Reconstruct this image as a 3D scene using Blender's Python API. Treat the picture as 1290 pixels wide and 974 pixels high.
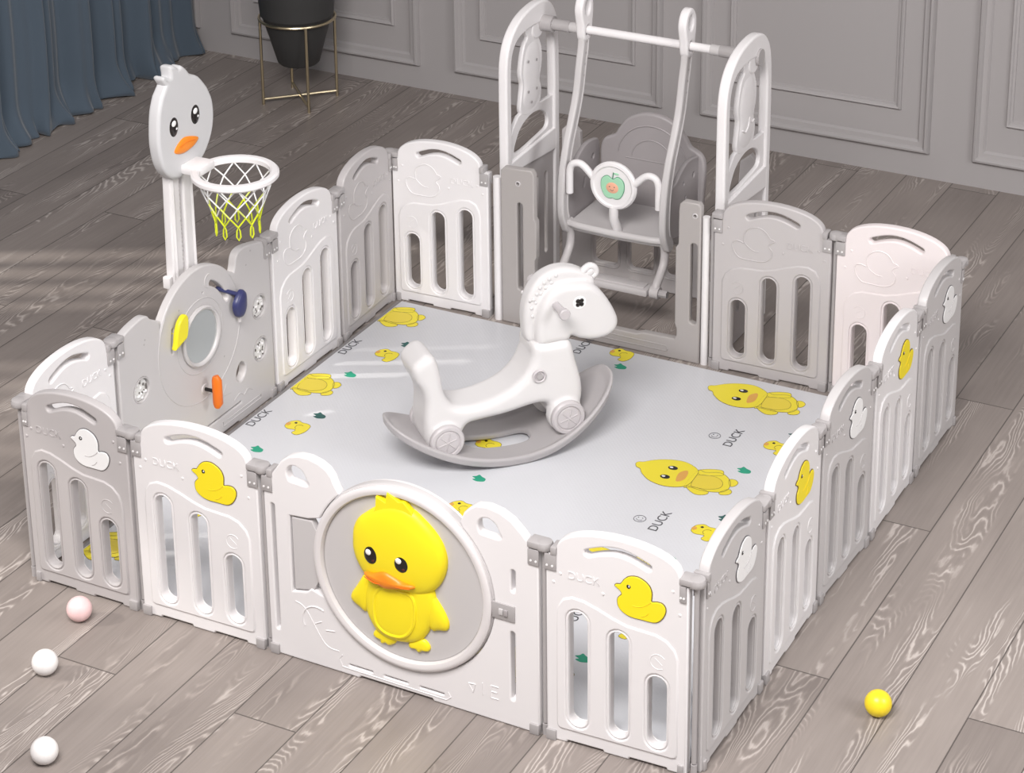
import bpy, bmesh, math, random
from mathutils import Vector, Matrix
for o in list(bpy.data.objects): bpy.data.objects.remove(o)
C = bpy.context.scene.collection
PI = math.pi
random.seed(7)
# ------------------------------------------------------------------ camera
cam_d = bpy.data.cameras.new('camera'); cam = bpy.data.objects.new('camera', cam_d); C.objects.link(cam)
cam.location = (3.625341, -4.196872, 3.361468)
cam.rotation_mode = 'XYZ'
cam.rotation_euler = (1.21103284, 0.01043448, 0.48200063)
cam_d.sensor_fit = 'HORIZONTAL'; cam_d.sensor_width = 36
cam_d.lens = 3047.7326 / 1290 * 36
cam_d.shift_x = 0.0; cam_d.shift_y = -377.865 / 1290
cam_d.clip_end = 100
bpy.context.scene.camera = cam
# ------------------------------------------------------------------ world, lights, exposure
sc = bpy.context.scene
sc.view_settings.view_transform = 'Standard'; sc.view_settings.look = 'None'
sc.view_settings.gamma = 1; sc.view_settings.use_curve_mapping = False
sc.view_settings.exposure = 0.10
W = bpy.data.worlds.new('world'); sc.world = W; W.use_nodes = True
W.node_tree.nodes['Background'].inputs[0].default_value = (1.0, 0.97, 0.98, 1)
W.node_tree.nodes['Background'].inputs[1].default_value = 0.27
def area(name, loc, target, size, sy, power, col):
    d = bpy.data.lights.new(name, 'AREA'); d.shape = 'RECTANGLE'; d.size = size; d.size_y = sy
    d.energy = power; d.color = col
    o = bpy.data.objects.new(name, d); C.objects.link(o); o.location = loc
    o.rotation_euler = (Vector(target) - Vector(loc)).to_track_quat('-Z', 'Y').to_euler()
    return o
area('ceiling_softbox', (1.7, -2.3, 4.0), (1.3, 0.2, 0), 2.4, 1.5, 262, (1, 0.965, 0.95))
area('right_softbox', (5.0, 0.2, 2.4), (1.9, 0.8, 0.2), 1.6, 1.6, 78, (1, 0.99, 0.99))
sd = bpy.data.lights.new('window_sun', 'SUN'); sd.energy = 2.6; sd.angle = 0.045; sd.color = (1, 0.95, 0.88)
sun = bpy.data.objects.new('window_sun', sd); C.objects.link(sun)
sun.rotation_euler = Vector((math.cos(0.50), math.sin(0.50), -0.62)).to_track_quat('-Z', 'Y').to_euler()

# ------------------------------------------------------------------ materials
def mat(name, col, rough=0.4, metal=0.0, trans=0.0, bump=None, coat=0.0, spec=0.5, sss=0.0):
    m = bpy.data.materials.new(name); m.use_nodes = True
    nt = m.node_tree; b = nt.nodes['Principled BSDF']
    b.inputs['Base Color'].default_value = (*col, 1); b.inputs['Roughness'].default_value = rough
    b.inputs['Metallic'].default_value = metal; b.inputs['Transmission Weight'].default_value = trans
    b.inputs['Coat Weight'].default_value = coat; b.inputs['Specular IOR Level'].default_value = spec
    tc = nt.nodes.new('ShaderNodeTexCoord')
    n = nt.nodes.new('ShaderNodeTexNoise'); n.inputs['Scale'].default_value = (bump or (300, 0.02))[0]
    n.inputs['Detail'].default_value = 3
    nt.links.new(tc.outputs['Object'], n.inputs['Vector'])
    bp = nt.nodes.new('ShaderNodeBump'); bp.inputs['Strength'].default_value = (bump or (300, 0.02))[1]
    bp.inputs['Distance'].default_value = 0.002
    nt.links.new(n.outputs['Fac'], bp.inputs['Height']); nt.links.new(bp.outputs['Normal'], b.inputs['Normal'])
    return m
M = {}
M['white'] = mat('white_plastic', (0.80, 0.78, 0.785), 0.38)
M['pinkwhite'] = mat('blush_white_plastic', (0.80, 0.735, 0.735), 0.4)
M['grey'] = mat('warm_grey_plastic', (0.50, 0.475, 0.475), 0.42)
M['taupe'] = mat('taupe_grey_plastic', (0.40, 0.375, 0.365), 0.45)
M['lgrey'] = mat('light_grey_plastic', (0.56, 0.54, 0.54), 0.42)
M['seatshadegrey'] = mat('shaded_seat_grey_plastic', (0.36, 0.335, 0.34), 0.42)  # darker than the seat pan's grey: the backrest's shade is put into the colour
M['horse'] = mat('soft_white_plastic', (0.70, 0.685, 0.685), 0.36)
M['hoophead'] = mat('pale_grey_plastic', (0.60, 0.60, 0.61), 0.38)
M['rocker'] = mat('rocker_grey_plastic', (0.42, 0.40, 0.405), 0.36)
M['hub'] = mat('wheel_grey_plastic', (0.55, 0.52, 0.53), 0.4)
M['clip'] = mat('clip_grey_plastic', (0.40, 0.38, 0.38), 0.32)
M['dot'] = mat('screw_white', (0.85, 0.84, 0.84), 0.3)
M['yellow'] = mat('duck_yellow', (0.93, 0.76, 0.012), 0.45)
M['belly'] = mat('duck_belly_yellow', (0.88, 0.62, 0.012), 0.45)
M['outline'] = mat('brown_outline', (0.16, 0.115, 0.03), 0.6)
M['greyline'] = mat('grey_outline', (0.12, 0.115, 0.12), 0.6)
M['orange'] = mat('beak_orange', (0.85, 0.25, 0.012), 0.4)
M['black'] = mat('gloss_black', (0.012, 0.009, 0.009), 0.2)
M['eyewhite'] = mat('eye_white', (0.9, 0.9, 0.9), 0.3)
M['eyered'] = mat('eye_dark_red', (0.09, 0.012, 0.01), 0.3)
M['navy'] = mat('navy_plastic', (0.035, 0.04, 0.13), 0.35)
M['orangep'] = mat('orange_plastic', (0.80, 0.17, 0.008), 0.35)
M['yellowp'] = mat('yellow_plastic', (0.85, 0.75, 0.02), 0.35)
M['mirror'] = mat('soft_mirror', (0.62, 0.65, 0.64), 0.22, 0.85)
M['bead'] = mat('bead_pale', (0.75, 0.74, 0.72), 0.3)
M['beadark'] = mat('bead_dark', (0.14, 0.13, 0.12), 0.4)
M['netwhite'] = mat('net_white_cord', (0.86, 0.86, 0.86), 0.7)
M['netyellow'] = mat('net_yellow_cord', (0.66, 0.74, 0.02), 0.7)
M['green'] = mat('print_green', (0.02, 0.33, 0.20), 0.5)
M['dgreen'] = mat('print_dark_green', (0.02, 0.10, 0.09), 0.5)
M['ink'] = mat('print_dark_ink', (0.09, 0.09, 0.10), 0.6)
M['printyel'] = mat('print_yellow', (0.80, 0.68, 0.035), 0.45)
M['printbelly'] = mat('print_belly', (0.75, 0.60, 0.05), 0.45)
M['printbeak'] = mat('print_beak', (0.68, 0.36, 0.08), 0.5)
M['apple'] = mat('apple_green', (0.36, 0.66, 0.45), 0.5)
M['appleline'] = mat('apple_dark_green', (0.08, 0.25, 0.15), 0.5)
M['peach'] = mat('peach', (0.80, 0.42, 0.28), 0.5)
M['brass'] = mat('brushed_brass', (0.62, 0.53, 0.36), 0.3, 1.0)
M['pot'] = mat('charcoal_pot', (0.040, 0.040, 0.040), 0.55, bump=(60, 0.08))
M['soil'] = mat('dark_soil', (0.03, 0.022, 0.015), 0.95, bump=(120, 0.8))
M['wall'] = mat('wall_grey_paint', (0.40, 0.38, 0.38), 0.55)
M['ballpink'] = mat('ball_pink', (0.86, 0.60, 0.60), 0.35)
M['ballwhite'] = mat('ball_pearl', (0.82, 0.80, 0.79), 0.3, coat=0.3)
M['ballyellow'] = mat('ball_yellow', (0.88, 0.68, 0.02), 0.35)

def curtain_mat():
    m = mat('slate_blue_cloth', (0.075, 0.105, 0.14), 0.85, bump=(500, 0.3))
    nt = m.node_tree; b = nt.nodes['Principled BSDF']; b.inputs['Sheen Weight'].default_value = 0.3
    return m
M['curtain'] = curtain_mat()

def mat_floor():
    m = bpy.data.materials.new('grey_oak_planks'); m.use_nodes = True; nt = m.node_tree; N = nt.nodes; L = nt.links
    b = N['Principled BSDF']
    def math_(op, a, c=None, d=None):
        n = N.new('ShaderNodeMath'); n.operation = op
        for i, v in enumerate((a, c, d)):
            if v is None: continue
            if isinstance(v, (int, float)): n.inputs[i].default_value = v
            else: L.new(v, n.inputs[i])
        return n.outputs[0]
    tc = N.new('ShaderNodeTexCoord'); sp = N.new('ShaderNodeSeparateXYZ'); L.new(tc.outputs['Object'], sp.inputs[0])
    x, y = sp.outputs[0], sp.outputs[1]
    u = math_('DIVIDE', math_('SUBTRACT', x, 0.115), 0.1707)
    col = math_('FLOOR', u); fu = math_('FRACT', u)
    # seams between boards
    du = math_('MINIMUM', fu, math_('SUBTRACT', 1.0, fu)); seam = math_('LESS_THAN', du, 0.0105)
    # butt joints on every third row of boards
    c3 = math_('FLOORED_MODULO', col, 3.0); is1 = math_('COMPARE', c3, 1.0, 0.1)
    v = math_('DIVIDE', math_('ADD', y, 0.272), 0.752); row = math_('FLOOR', v); fv = math_('FRACT', v)
    dv = math_('MINIMUM', fv, math_('SUBTRACT', 1.0, fv)); joint = math_('MULTIPLY', math_('LESS_THAN', dv, 0.0026), is1)
    line = math_('MAXIMUM', seam, joint)
    pid = math_('ADD', math_('MULTIPLY', col, 7.31), math_('MULTIPLY', math_('MULTIPLY', row, is1), 3.17))
    wn = N.new('ShaderNodeTexWhiteNoise'); wn.noise_dimensions = '1D'; L.new(pid, wn.inputs['W'])
    # grain: contour lines of a stretched noise, a fresh pattern per board
    def vec(xx, yy, zz):
        c = N.new('ShaderNodeCombineXYZ')
        for i, q in enumerate((xx, yy, zz)):
            if isinstance(q, (int, float)): c.inputs[i].default_value = q
            else: L.new(q, c.inputs[i])
        return c.outputs[0]
    def noise(v_, s, det=2.0, rough=.5, dist=0):
        n = N.new('ShaderNodeTexNoise'); n.inputs['Scale'].default_value = s; n.inputs['Detail'].default_value = det
        n.inputs['Roughness'].default_value = rough; n.inputs['Distortion'].default_value = dist
        L.new(v_, n.inputs['Vector']); return n.outputs['Fac']
    pz = math_('MULTIPLY', pid, 5.3)
    low = noise(vec(math_('MULTIPLY', x, 8.0), math_('MULTIPLY', y, 1.1), pz), 1.0, 1.5, .45, .3)
    mid = noise(vec(math_('MULTIPLY', x, 30.0), math_('MULTIPLY', y, 9.0), pz), 1.0, 2, .5)
    fine = noise(vec(math_('MULTIPLY', x, 60.0), math_('MULTIPLY', y, 14.0), pz), 1.0, 3, .6)
    ph = math_('ADD', math_('MULTIPLY', low, 280.0), math_('ADD', math_('MULTIPLY', fine, 5.0), math_('MULTIPLY', mid, 13.0)))
    ring = math_('POWER', math_('MULTIPLY', math_('ADD', math_('SINE', ph), 1.0), 0.5), 2.2)
    zone = noise(vec(math_('MULTIPLY', x, 13.0), math_('MULTIPLY', y, 1.1), math_('ADD', pz, 31.7)), 1.0, 2, .5)
    zm = N.new('ShaderNodeMapRange'); zm.inputs[1].default_value = .50; zm.inputs[2].default_value = .58; L.new(zone, zm.inputs[0])
    ringz = math_('MULTIPLY', ring, zm.outputs[0])
    streak = noise(vec(math_('MULTIPLY', x, 110.0), math_('MULTIPLY', y, 4.0), pz), 1.0, 3, .6)
    blotch = noise(vec(math_('MULTIPLY', x, 5.0), math_('MULTIPLY', y, 2.0), pz), 1.0, 3, .5)
    val = math_('ADD', math_('MULTIPLY', wn.outputs['Value'], 0.16), math_('MULTIPLY', blotch, 0.34))
    val = math_('ADD', val, math_('MULTIPLY', streak, 0.20))
    val = math_('ADD', val, math_('SUBTRACT', math_('MULTIPLY', ringz, 0.34), math_('MULTIPLY', zm.outputs[0], .07)))
    cr = N.new('ShaderNodeValToRGB'); L.new(val, cr.inputs[0])
    e = cr.color_ramp.elements; e[0].position = 0.18; e[0].color = (0.20, 0.172, 0.158, 1)
    e[1].position = 0.80; e[1].color = (0.62, 0.565, 0.53, 1)
    e2 = e.new(0.48); e2.color = (0.315, 0.275, 0.252, 1)
    # knots
    kn = N.new('ShaderNodeTexVoronoi'); kn.inputs['Scale'].default_value = 1.0; kn.inputs['Randomness'].default_value = 1
    L.new(vec(math_('MULTIPLY', x, 3.1), math_('MULTIPLY', y, 1.7), 0.0), kn.inputs['Vector'])
    knm = N.new('ShaderNodeMapRange'); knm.inputs[1].default_value = 0.02; knm.inputs[2].default_value = 0.055
    knm.inputs[3].default_value = .55; knm.inputs[4].default_value = 0; L.new(kn.outputs['Distance'], knm.inputs[0])
    mk = N.new('ShaderNodeMix'); mk.data_type = 'RGBA'; L.new(knm.outputs[0], mk.inputs['Factor']); L.new(cr.outputs[0], mk.inputs['A'])
    mk.inputs['B'].default_value = (0.07, 0.055, 0.05, 1)
    mx = N.new('ShaderNodeMix'); mx.data_type = 'RGBA'; L.new(math_('MULTIPLY', line, 0.75), mx.inputs['Factor'])
    L.new(mk.outputs['Result'], mx.inputs['A']); mx.inputs['B'].default_value = (0.05, 0.042, 0.038, 1)
    L.new(mx.outputs['Result'], b.inputs['Base Color'])
    b.inputs['Roughness'].default_value = 0.42; b.inputs['Specular IOR Level'].default_value = 0.4
    bp = N.new('ShaderNodeBump'); bp.inputs['Strength'].default_value = 0.35; bp.inputs['Distance'].default_value = 0.001
    L.new(math_('SUBTRACT', math_('MULTIPLY', ringz, .5), math_('MULTIPLY', line, 1.5)), bp.inputs['Height']); L.new(bp.outputs['Normal'], b.inputs['Normal'])
    return m
M['floor'] = mat_floor()

def mat_playmat():
    m = mat('quilted_mat', (0.68, 0.69, 0.72), 0.33); nt = m.node_tree; N = nt.nodes; L = nt.links
    for n in [n for n in N if n.type in ('TEX_NOISE',)]: N.remove(n)
    bp = [n for n in N if n.type == 'BUMP'][0]; tc = [n for n in N if n.type == 'TEX_COORD'][0]
    def wave(rot):
        mp = N.new('ShaderNodeMapping'); mp.inputs['Rotation'].default_value = (0, 0, rot); L.new(tc.outputs['Object'], mp.inputs[0])
        w = N.new('ShaderNodeTexWave'); w.inputs['Scale'].default_value = 34; w.inputs['Distortion'].default_value = 0
        L.new(mp.outputs[0], w.inputs[0]); return w.outputs['Fac']
    a = N.new('ShaderNodeMath'); a.operation = 'MULTIPLY'; L.new(wave(PI/4), a.inputs[0]); L.new(wave(-PI/4), a.inputs[1])
    L.new(a.outputs[0], bp.inputs['Height']); bp.inputs['Strength'].default_value = 0.22; bp.inputs['Distance'].default_value = 0.001
    return m
M['mat'] = mat_playmat()
M['matedge'] = mat('mat_underside_grey', (0.22, 0.21, 0.21), 0.6)

# ------------------------------------------------------------------ mesh helpers
def catmull(pts, n=6, closed=True):
    out = []; N = len(pts)
    rng = range(N) if closed else range(N-1)
    for i in rng:
        g = lambda k: pts[k % N] if closed else pts[max(0, min(N-1, k))]
        p0, p1, p2, p3 = g(i-1), g(i), g(i+1), g(i+2)
        for j in range(n):
            t = j/n
            out.append(tuple(0.5*((2*p1[k]) + (-p0[k]+p2[k])*t + (2*p0[k]-5*p1[k]+4*p2[k]-p3[k])*t*t + (-p0[k]+3*p1[k]-3*p2[k]+p3[k])*t**3) for k in range(len(p1))))
    if not closed: out.append(tuple(pts[-1]))
    return out
def area2(l): return sum(l[i-1][0]*l[i][1]-l[i][0]*l[i-1][1] for i in range(len(l)))/2
def ccw(l, pos=True):
    l = list(l)
    return l if (area2(l) > 0) == pos else l[::-1]
def arc(cx, cz, r, a0, a1, n=16, rz=None):
    rz = r if rz is None else rz
    return [(cx+r*math.cos(math.radians(a0+(a1-a0)*i/n)), cz+rz*math.sin(math.radians(a0+(a1-a0)*i/n))) for i in range(n+1)]
def circ(cx, cz, r, n=40, rz=None): return arc(cx, cz, r, 0, 360, n, rz)[:-1]
def slot(cx, z0, z1, hw, n=8):
    return arc(cx, z1-hw, hw, 0, 180, n) + arc(cx, z0+hw, hw, 180, 360, n)
def rrect(x0, x1, z0, z1, r, n=5):
    return arc(x1-r, z1-r, r, 0, 90, n)+arc(x0+r, z1-r, r, 90, 180, n)+arc(x0+r, z0+r, r, 180, 270, n)+arc(x1-r, z0+r, r, 270, 360, n)
def band(line, w):
    """closed outline of a stroke of width w with round ends"""
    L_, R_ = [], []
    n = len(line)
    for i, p in enumerate(line):
        a = Vector(line[max(0, i-1)]); b = Vector(line[min(n-1, i+1)]); d = (b-a).normalized(); q = Vector((-d.y, d.x))*w/2
        L_.append((p[0]+q.x, p[1]+q.y)); R_.append((p[0]-q.x, p[1]-q.y))
    def cap(p, d):
        a0 = math.degrees(math.atan2(d.y, d.x))
        return arc(p[0], p[1], w/2, a0-90, a0+90, 6)[1:-1]
    d1 = (Vector(line[-1])-Vector(line[-2])); d0 = (Vector(line[0])-Vector(line[1]))
    return R_ + cap(line[-1], d1) + L_[::-1] + cap(line[0], d0)
def finish(me, ang=38):
    for p in me.polygons: p.use_smooth = True
    me.set_sharp_from_angle(angle=math.radians(ang)); return me
ROT = Matrix(((1, 0, 0, 0), (0, 0, -1, 0), (0, 1, 0, 0), (0, 0, 0, 1)))   # curve (x, y, z) -> local (x, -z, y)
def obj_to_mesh(o):
    C.objects.link(o); dg = bpy.context.evaluated_depsgraph_get(); dg.update()
    me = bpy.data.meshes.new_from_object(o.evaluated_get(dg)); d = o.data
    bpy.data.objects.remove(o)
    return me
def plate(loops, y0, y1, bev=0.003, res=2, flat=False):
    """upright plate: loops in local x/z, from y0 (front) to y1 (back); first loop outer, the rest holes"""
    cu = bpy.data.curves.new('p', 'CURVE'); cu.dimensions = '2D'; cu.fill_mode = 'BOTH'
    th = y1-y0; bev = min(bev, th*0.49)
    cu.extrude = th/2-bev; cu.bevel_depth = bev; cu.bevel_resolution = res; cu.offset = -bev
    for i, lp in enumerate(loops):
        lp = ccw(lp, i == 0)
        s = cu.splines.new('POLY'); s.points.add(len(lp)-1); s.use_cyclic_u = True
        for k, (a, b) in enumerate(lp): s.points[k].co = (a, b, 0, 1)
    me = obj_to_mesh(bpy.data.objects.new('p', cu))
    if not flat:
        me.transform(Matrix.Translation((0, (y0+y1)/2, 0)) @ ROT)
    else:
        me.transform(Matrix.Translation((0, 0, (y0+y1)/2)))
    return finish(me)
def tube(pts, r, n=8, closed=False, radii=None, caps=True):
    bm = bmesh.new(); pts = [Vector(p) for p in pts]; N = len(pts); rings = []
    up = None
    for i, p in enumerate(pts):
        a = pts[(i-1) % N] if closed else pts[max(0, i-1)]; b = pts[(i+1) % N] if closed else pts[min(N-1, i+1)]
        d = (b-a).normalized() if (b-a).length > 1e-9 else Vector((0, 0, 1))
        if up is None:
            up = Vector((0, 0, 1)) if abs(d.z) < .9 else Vector((1, 0, 0))
        s = d.cross(up); s.normalize(); up = s.cross(d).normalized()
        rr = radii[i] if radii else r
        rings.append([bm.verts.new(p+(s*math.cos(2*PI*k/n)+up*math.sin(2*PI*k/n))*rr) for k in range(n)])
    for i in range(N if closed else N-1):
        A, B = rings[i], rings[(i+1) % N]
        for k in range(n): bm.faces.new((A[k], B[k], B[(k+1) % n], A[(k+1) % n]))
    if not closed and caps:
        bm.faces.new(rings[0]); bm.faces.new(rings[-1][::-1])
    bmesh.ops.recalc_face_normals(bm, faces=bm.faces)
    me = bpy.data.meshes.new('t'); bm.to_mesh(me); bm.free(); return finish(me)
def stroke(line, y, r=0.0014, closed=False):
    return tube([(a, y, b) for a, b in line], r, 6, closed)
def lathe(prof, n=32, axis='Z'):
    """prof: (r, h) pairs bottom to top"""
    bm = bmesh.new(); rings = []
    for r, h in prof:
        if r < 1e-6: rings.append([bm.verts.new((0, 0, h))])
        else: rings.append([bm.verts.new((r*math.cos(2*PI*k/n), r*math.sin(2*PI*k/n), h)) for k in range(n)])
    for A, B in zip(rings, rings[1:]):
        for k in range(n):
            a = A[k % len(A)]; b = A[(k+1) % len(A)]; c = B[(k+1) % len(B)]; d = B[k % len(B)]
            f = []
            for v in (a, b, c, d):
                if v not in f: f.append(v)
            if len(f) > 2: bm.faces.new(f)
    loop = prof[0] == prof[-1]
    if len(rings[0]) > 1 and not loop: bm.faces.new(rings[0][::-1])
    if len(rings[-1]) > 1 and not loop: bm.faces.new(rings[-1])
    if loop: bmesh.ops.remove_doubles(bm, verts=bm.verts, dist=1e-5)
    bmesh.ops.recalc_face_normals(bm, faces=bm.faces)
    me = bpy.data.meshes.new('l'); bm.to_mesh(me); bm.free()
    if axis == 'Y': me.transform(Matrix.Rotation(PI/2, 4, 'X'))     # +h points to -y
    if axis == 'X': me.transform(Matrix.Rotation(PI/2, 4, 'Y'))
    return finish(me)
def sphere(c, r, n=16, s=(1, 1, 1)):
    bm = bmesh.new(); bmesh.ops.create_uvsphere(bm, u_segments=n*2, v_segments=n, radius=r)
    me = bpy.data.meshes.new('s'); bm.to_mesh(me); bm.free()
    me.transform(Matrix.Translation(c) @ Matrix.Diagonal((*s, 1))); return finish(me)
def box(x0, x1, y0, y1, z0, z1, bev=0.003):
    bm = bmesh.new(); bmesh.ops.create_cube(bm, size=1)
    bmesh.ops.transform(bm, matrix=Matrix.Translation(((x0+x1)/2, (y0+y1)/2, (z0+z1)/2)) @ Matrix.Diagonal((x1-x0, y1-y0, z1-z0, 1)), verts=bm.verts)
    if bev: bmesh.ops.bevel(bm, geom=bm.edges[:], offset=bev, segments=2, affect='EDGES', profile=0.5)
    me = bpy.data.meshes.new('b'); bm.to_mesh(me); bm.free(); return finish(me)
def puff(poly, h, y=0.0, rings=7, side=-1, power=0.5, centre=None, lift=0.0):
    """relief: star-shaped outline in x/z swelling h out of the plane y; side -1 is the front"""
    if centre is None: cx = sum(p[0] for p in poly)/len(poly); cz = sum(p[1] for p in poly)/len(poly)
    else: cx, cz = centre
    poly = ccw(poly); n = len(poly); bm = bmesh.new(); R = []
    R.append([bm.verts.new((p[0], y, p[1])) for p in poly])
    for k in range(rings):
        t = 1-(k/rings)**1.3 if k else 1.0
        hh = lift + (h-lift)*(1-t*t)**power if k else lift
        R.append([bm.verts.new((cx+(p[0]-cx)*t, y+side*hh, cz+(p[1]-cz)*t)) for p in poly])
    c = bm.verts.new((cx, y+side*h, cz))
    for A, B in zip(R, R[1:]):
        for i in range(n): bm.faces.new((A[i], A[(i+1) % n], B[(i+1) % n], B[i]))
    for i in range(n): bm.faces.new((R[-1][i], R[-1][(i+1) % n], c))
    bm.faces.new(R[0][::-1])
    bmesh.ops.recalc_face_normals(bm, faces=bm.faces)
    me = bpy.data.meshes.new('f'); bm.to_mesh(me); bm.free(); return finish(me, 50)
def text(s, size, th=0.001, M4=None, bold=0.0):
    cu = bpy.data.curves.new('t', 'FONT'); cu.body = s; cu.size = size; cu.extrude = th; cu.offset = bold
    cu.align_x = 'CENTER'; cu.align_y = 'CENTER'
    me = obj_to_mesh(bpy.data.objects.new('t', cu))
    if M4 is not None: me.transform(M4)
    return me
def xf(me, m4): me.transform(m4); return me
def join(items):
    """items: list of (mesh, material) -> one mesh with slots"""
    mats = []; bm = bmesh.new()
    for me, m in items:
        if m not in mats: mats.append(m)
        for p in me.polygons: p.material_index = mats.index(m)
        bm.from_mesh(me)
    out = bpy.data.meshes.new('j'); bm.to_mesh(out); bm.free()
    for m in mats: out.materials.append(M[m])
    for me, m in items:
        if me.users == 0: bpy.data.meshes.remove(me)
    return out
def part(name, items, parent=None, label=None, M4=None):
    if not isinstance(items, list): items = [items]
    me = join(items); me.name = name
    o = bpy.data.objects.new(name, me); C.objects.link(o)
    if M4 is not None: o.matrix_local = M4
    if parent is not None: o.parent = parent
    if label: o['label'] = label
    return o
def thing(name, label, cat, loc=(0, 0, 0), rz=0.0, group=None):
    o = bpy.data.objects.new(name, None); C.objects.link(o); o.location = loc; o.rotation_euler = (0, 0, rz)
    o.empty_display_size = 0.1
    o['label'] = label; o['category'] = cat
    if group: o['group'] = group
    return o
def tag(o, label, cat, group=None):
    o['label'] = label; o['category'] = cat
    if group: o['group'] = group
    return o
def struct(o): o['kind'] = 'structure'; return o
# ================================================================== SETTING
fl = part('floor', [(box(-2.3, 7.2, -7.0, 3.6, -0.05, 0, 0), 'floor')]); struct(fl)
WY = 3.53
wl_ = part('wall_back', [(box(-2.3, 7.2, WY, WY+0.12, -0.05, 4.0, 0), 'wall')]); struct(wl_)
def opening_wall():
    its = []
    X0, X1 = -2.30, -2.18
    ys = [-7.0, -1.9, -1.0, -0.7, 0.2, 0.5, 1.4]       # tall windows between piers
    its.append((box(X0, X1, -7.0, -1.9, -0.05, 4.0, 0), 'wall'))
    its.append((box(X0, X1, -1.0, -0.7, -0.05, 4.0, 0), 'wall'))
    its.append((box(X0, X1, 0.2, 0.5, -0.05, 4.0, 0), 'wall'))
    its.append((box(X0, X1, 1.4, WY, -0.05, 4.0, 0), 'wall'))
    for a, b in ((-1.9, -1.0), (-0.7, 0.2), (0.5, 1.4)):
        its.append((box(X0, X1, a, b, -0.05, 0.12, 0), 'wall')); its.append((box(X0, X1, a, b, 2.15, 4.0, 0), 'wall'))
    return its
struct(part('wall_left', opening_wall()))
M['frame'] = mat('white_window_frame', (0.8, 0.8, 0.8), 0.4)
for wi, (a, b) in enumerate(((-1.9, -1.0), (-0.7, 0.2), (0.5, 1.4))):
    its = [(box(-2.27, -2.21, a, a+0.05, 0.12, 2.15), 'frame'), (box(-2.27, -2.21, b-0.05, b, 0.12, 2.15), 'frame'),
           (box(-2.265, -2.215, a+.002, b-.002, 0.122, 0.17), 'frame'), (box(-2.265, -2.215, a+.002, b-.002, 2.10, 2.148), 'frame'),
           (box(-2.26, -2.22, (a+b)/2-0.02, (a+b)/2+0.02, 0.12, 2.15), 'frame')]
    for k in range(1, 6): its.append((box(-2.25, -2.225, a+k*.15-0.024, a+k*.15+0.024, 0.12, 2.15), 'frame'))  # close unseen bars, added to split the sun into streaks
    struct(part('window_%d' % (wi+1), its))
def moulding(x0, x1, z0, z1, prof):
    bm = bmesh.new(); R = []
    for ins, h in prof:
        R.append([bm.verts.new((a, WY-h, b)) for a, b in ((x0+ins, z0+ins), (x1-ins, z0+ins), (x1-ins, z1-ins), (x0+ins, z1-ins))])
    for A, B in zip(R, R[1:]):
        for k in range(4): bm.faces.new((A[k], A[(k+1) % 4], B[(k+1) % 4], B[k]))
    bmesh.ops.recalc_face_normals(bm, faces=bm.faces)
    me = bpy.data.meshes.new('m'); bm.to_mesh(me); bm.free(); return finish(me, 25)
PO = [(0, -.002), (0.002, .014), (.008, .024), (.015, .026), (.020, .020), (.024, .012), (.032, .010), (.040, .010), (.044, .006), (.048, -.002)]
PI_ = [(0, -.002), (0.002, .008), (.007, .014), (.013, .012), (.017, .006), (.024, .005), (.027, -.002)]
ti = 0
for k in range(-2, 5):
    x0 = -0.705+1.04*k; x1 = x0+0.885
    if x0 < -2.3: x0 = -2.16
    ti += 1; struct(part('trim_%d' % ti, [(moulding(x0, x1, 0.097, 2.30, PO), 'wall')]))
    ti += 1; struct(part('trim_%d' % ti, [(moulding(x0+0.112, x1-0.112, 0.245, 2.15, PI_), 'wall')]))

# ================================================================== PLAY MAT
M['hem'] = mat('grey_hem', (.24, .23, .23), .6)
mt = thing('play_mat', 'white quilted foam play mat printed with yellow ducks filling the playpen', 'play mat', (0, 0, 0))
MX0, MX1, MY0, MY1, MZ = 0.048, 1.826, 0.030, 1.806, 0.012
part('mat_border', [(box(.0320, MX0-.0005, MY0, MY1, .0005, .006, .001), 'hem')], mt, 'grey border strip')
part('mat_pad', [(box(MX0, MX1, MY0, MY1, 0.0005, MZ, 0.004), 'mat')], mt)
def flat(poly, z0, z1, smooth=True):
    return plate([catmull(poly, 4) if smooth else poly], z0, z1, 0.0, 0, flat=True)
def fstroke(line, z, r=0.0011, closed=False): return tube([(a, b, z) for a, b in line], r, 5, closed)
A0 = (1.30, 1.19)   # anchor of the traced print
def rel(l): return [(a-A0[0], b-A0[1]) for a, b in l]
HEADP = rel([(1.1543, 1.1934), (1.1572, 1.2047), (1.1704, 1.2113), (1.1904, 1.2312), (1.2234, 1.2511), (1.2639, 1.2614), (1.2959, 1.2542), (1.3258, 1.2331), (1.3321, 1.2005), (1.333, 1.1623), (1.3248, 1.1378), (1.2978, 1.1205), (1.2622, 1.1154), (1.2218, 1.1273), (1.1909, 1.1526), (1.1772, 1.1719), (1.1631, 1.178)])
BODYP = rel([(1.3240, 1.2331), (1.3463, 1.2336), (1.3839, 1.2492), (1.4112, 1.2369), (1.4308, 1.2113), (1.4383, 1.18), (1.4295, 1.1566), (1.4038, 1.1437), (1.3747, 1.1386), (1.3422, 1.1414), (1.3240, 1.1378)])
LIMBS = [rel([(1.3238, 1.2341), (1.3498, 1.2549), (1.3839, 1.2641), (1.3957, 1.2453), (1.3901, 1.2347), (1.3416, 1.215)]),
         rel([(1.3318, 1.1362), (1.3672, 1.1128), (1.394, 1.123), (1.3924, 1.1412), (1.3399, 1.1466)]),
         rel([(1.4207, 1.2255), (1.435, 1.2326), (1.4494, 1.2206), (1.4482, 1.2008), (1.4366, 1.195)]),
         rel([(1.4229, 1.1501), (1.4394, 1.1773), (1.4526, 1.1681), (1.4504, 1.1512), (1.4329, 1.1412)])]
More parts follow.
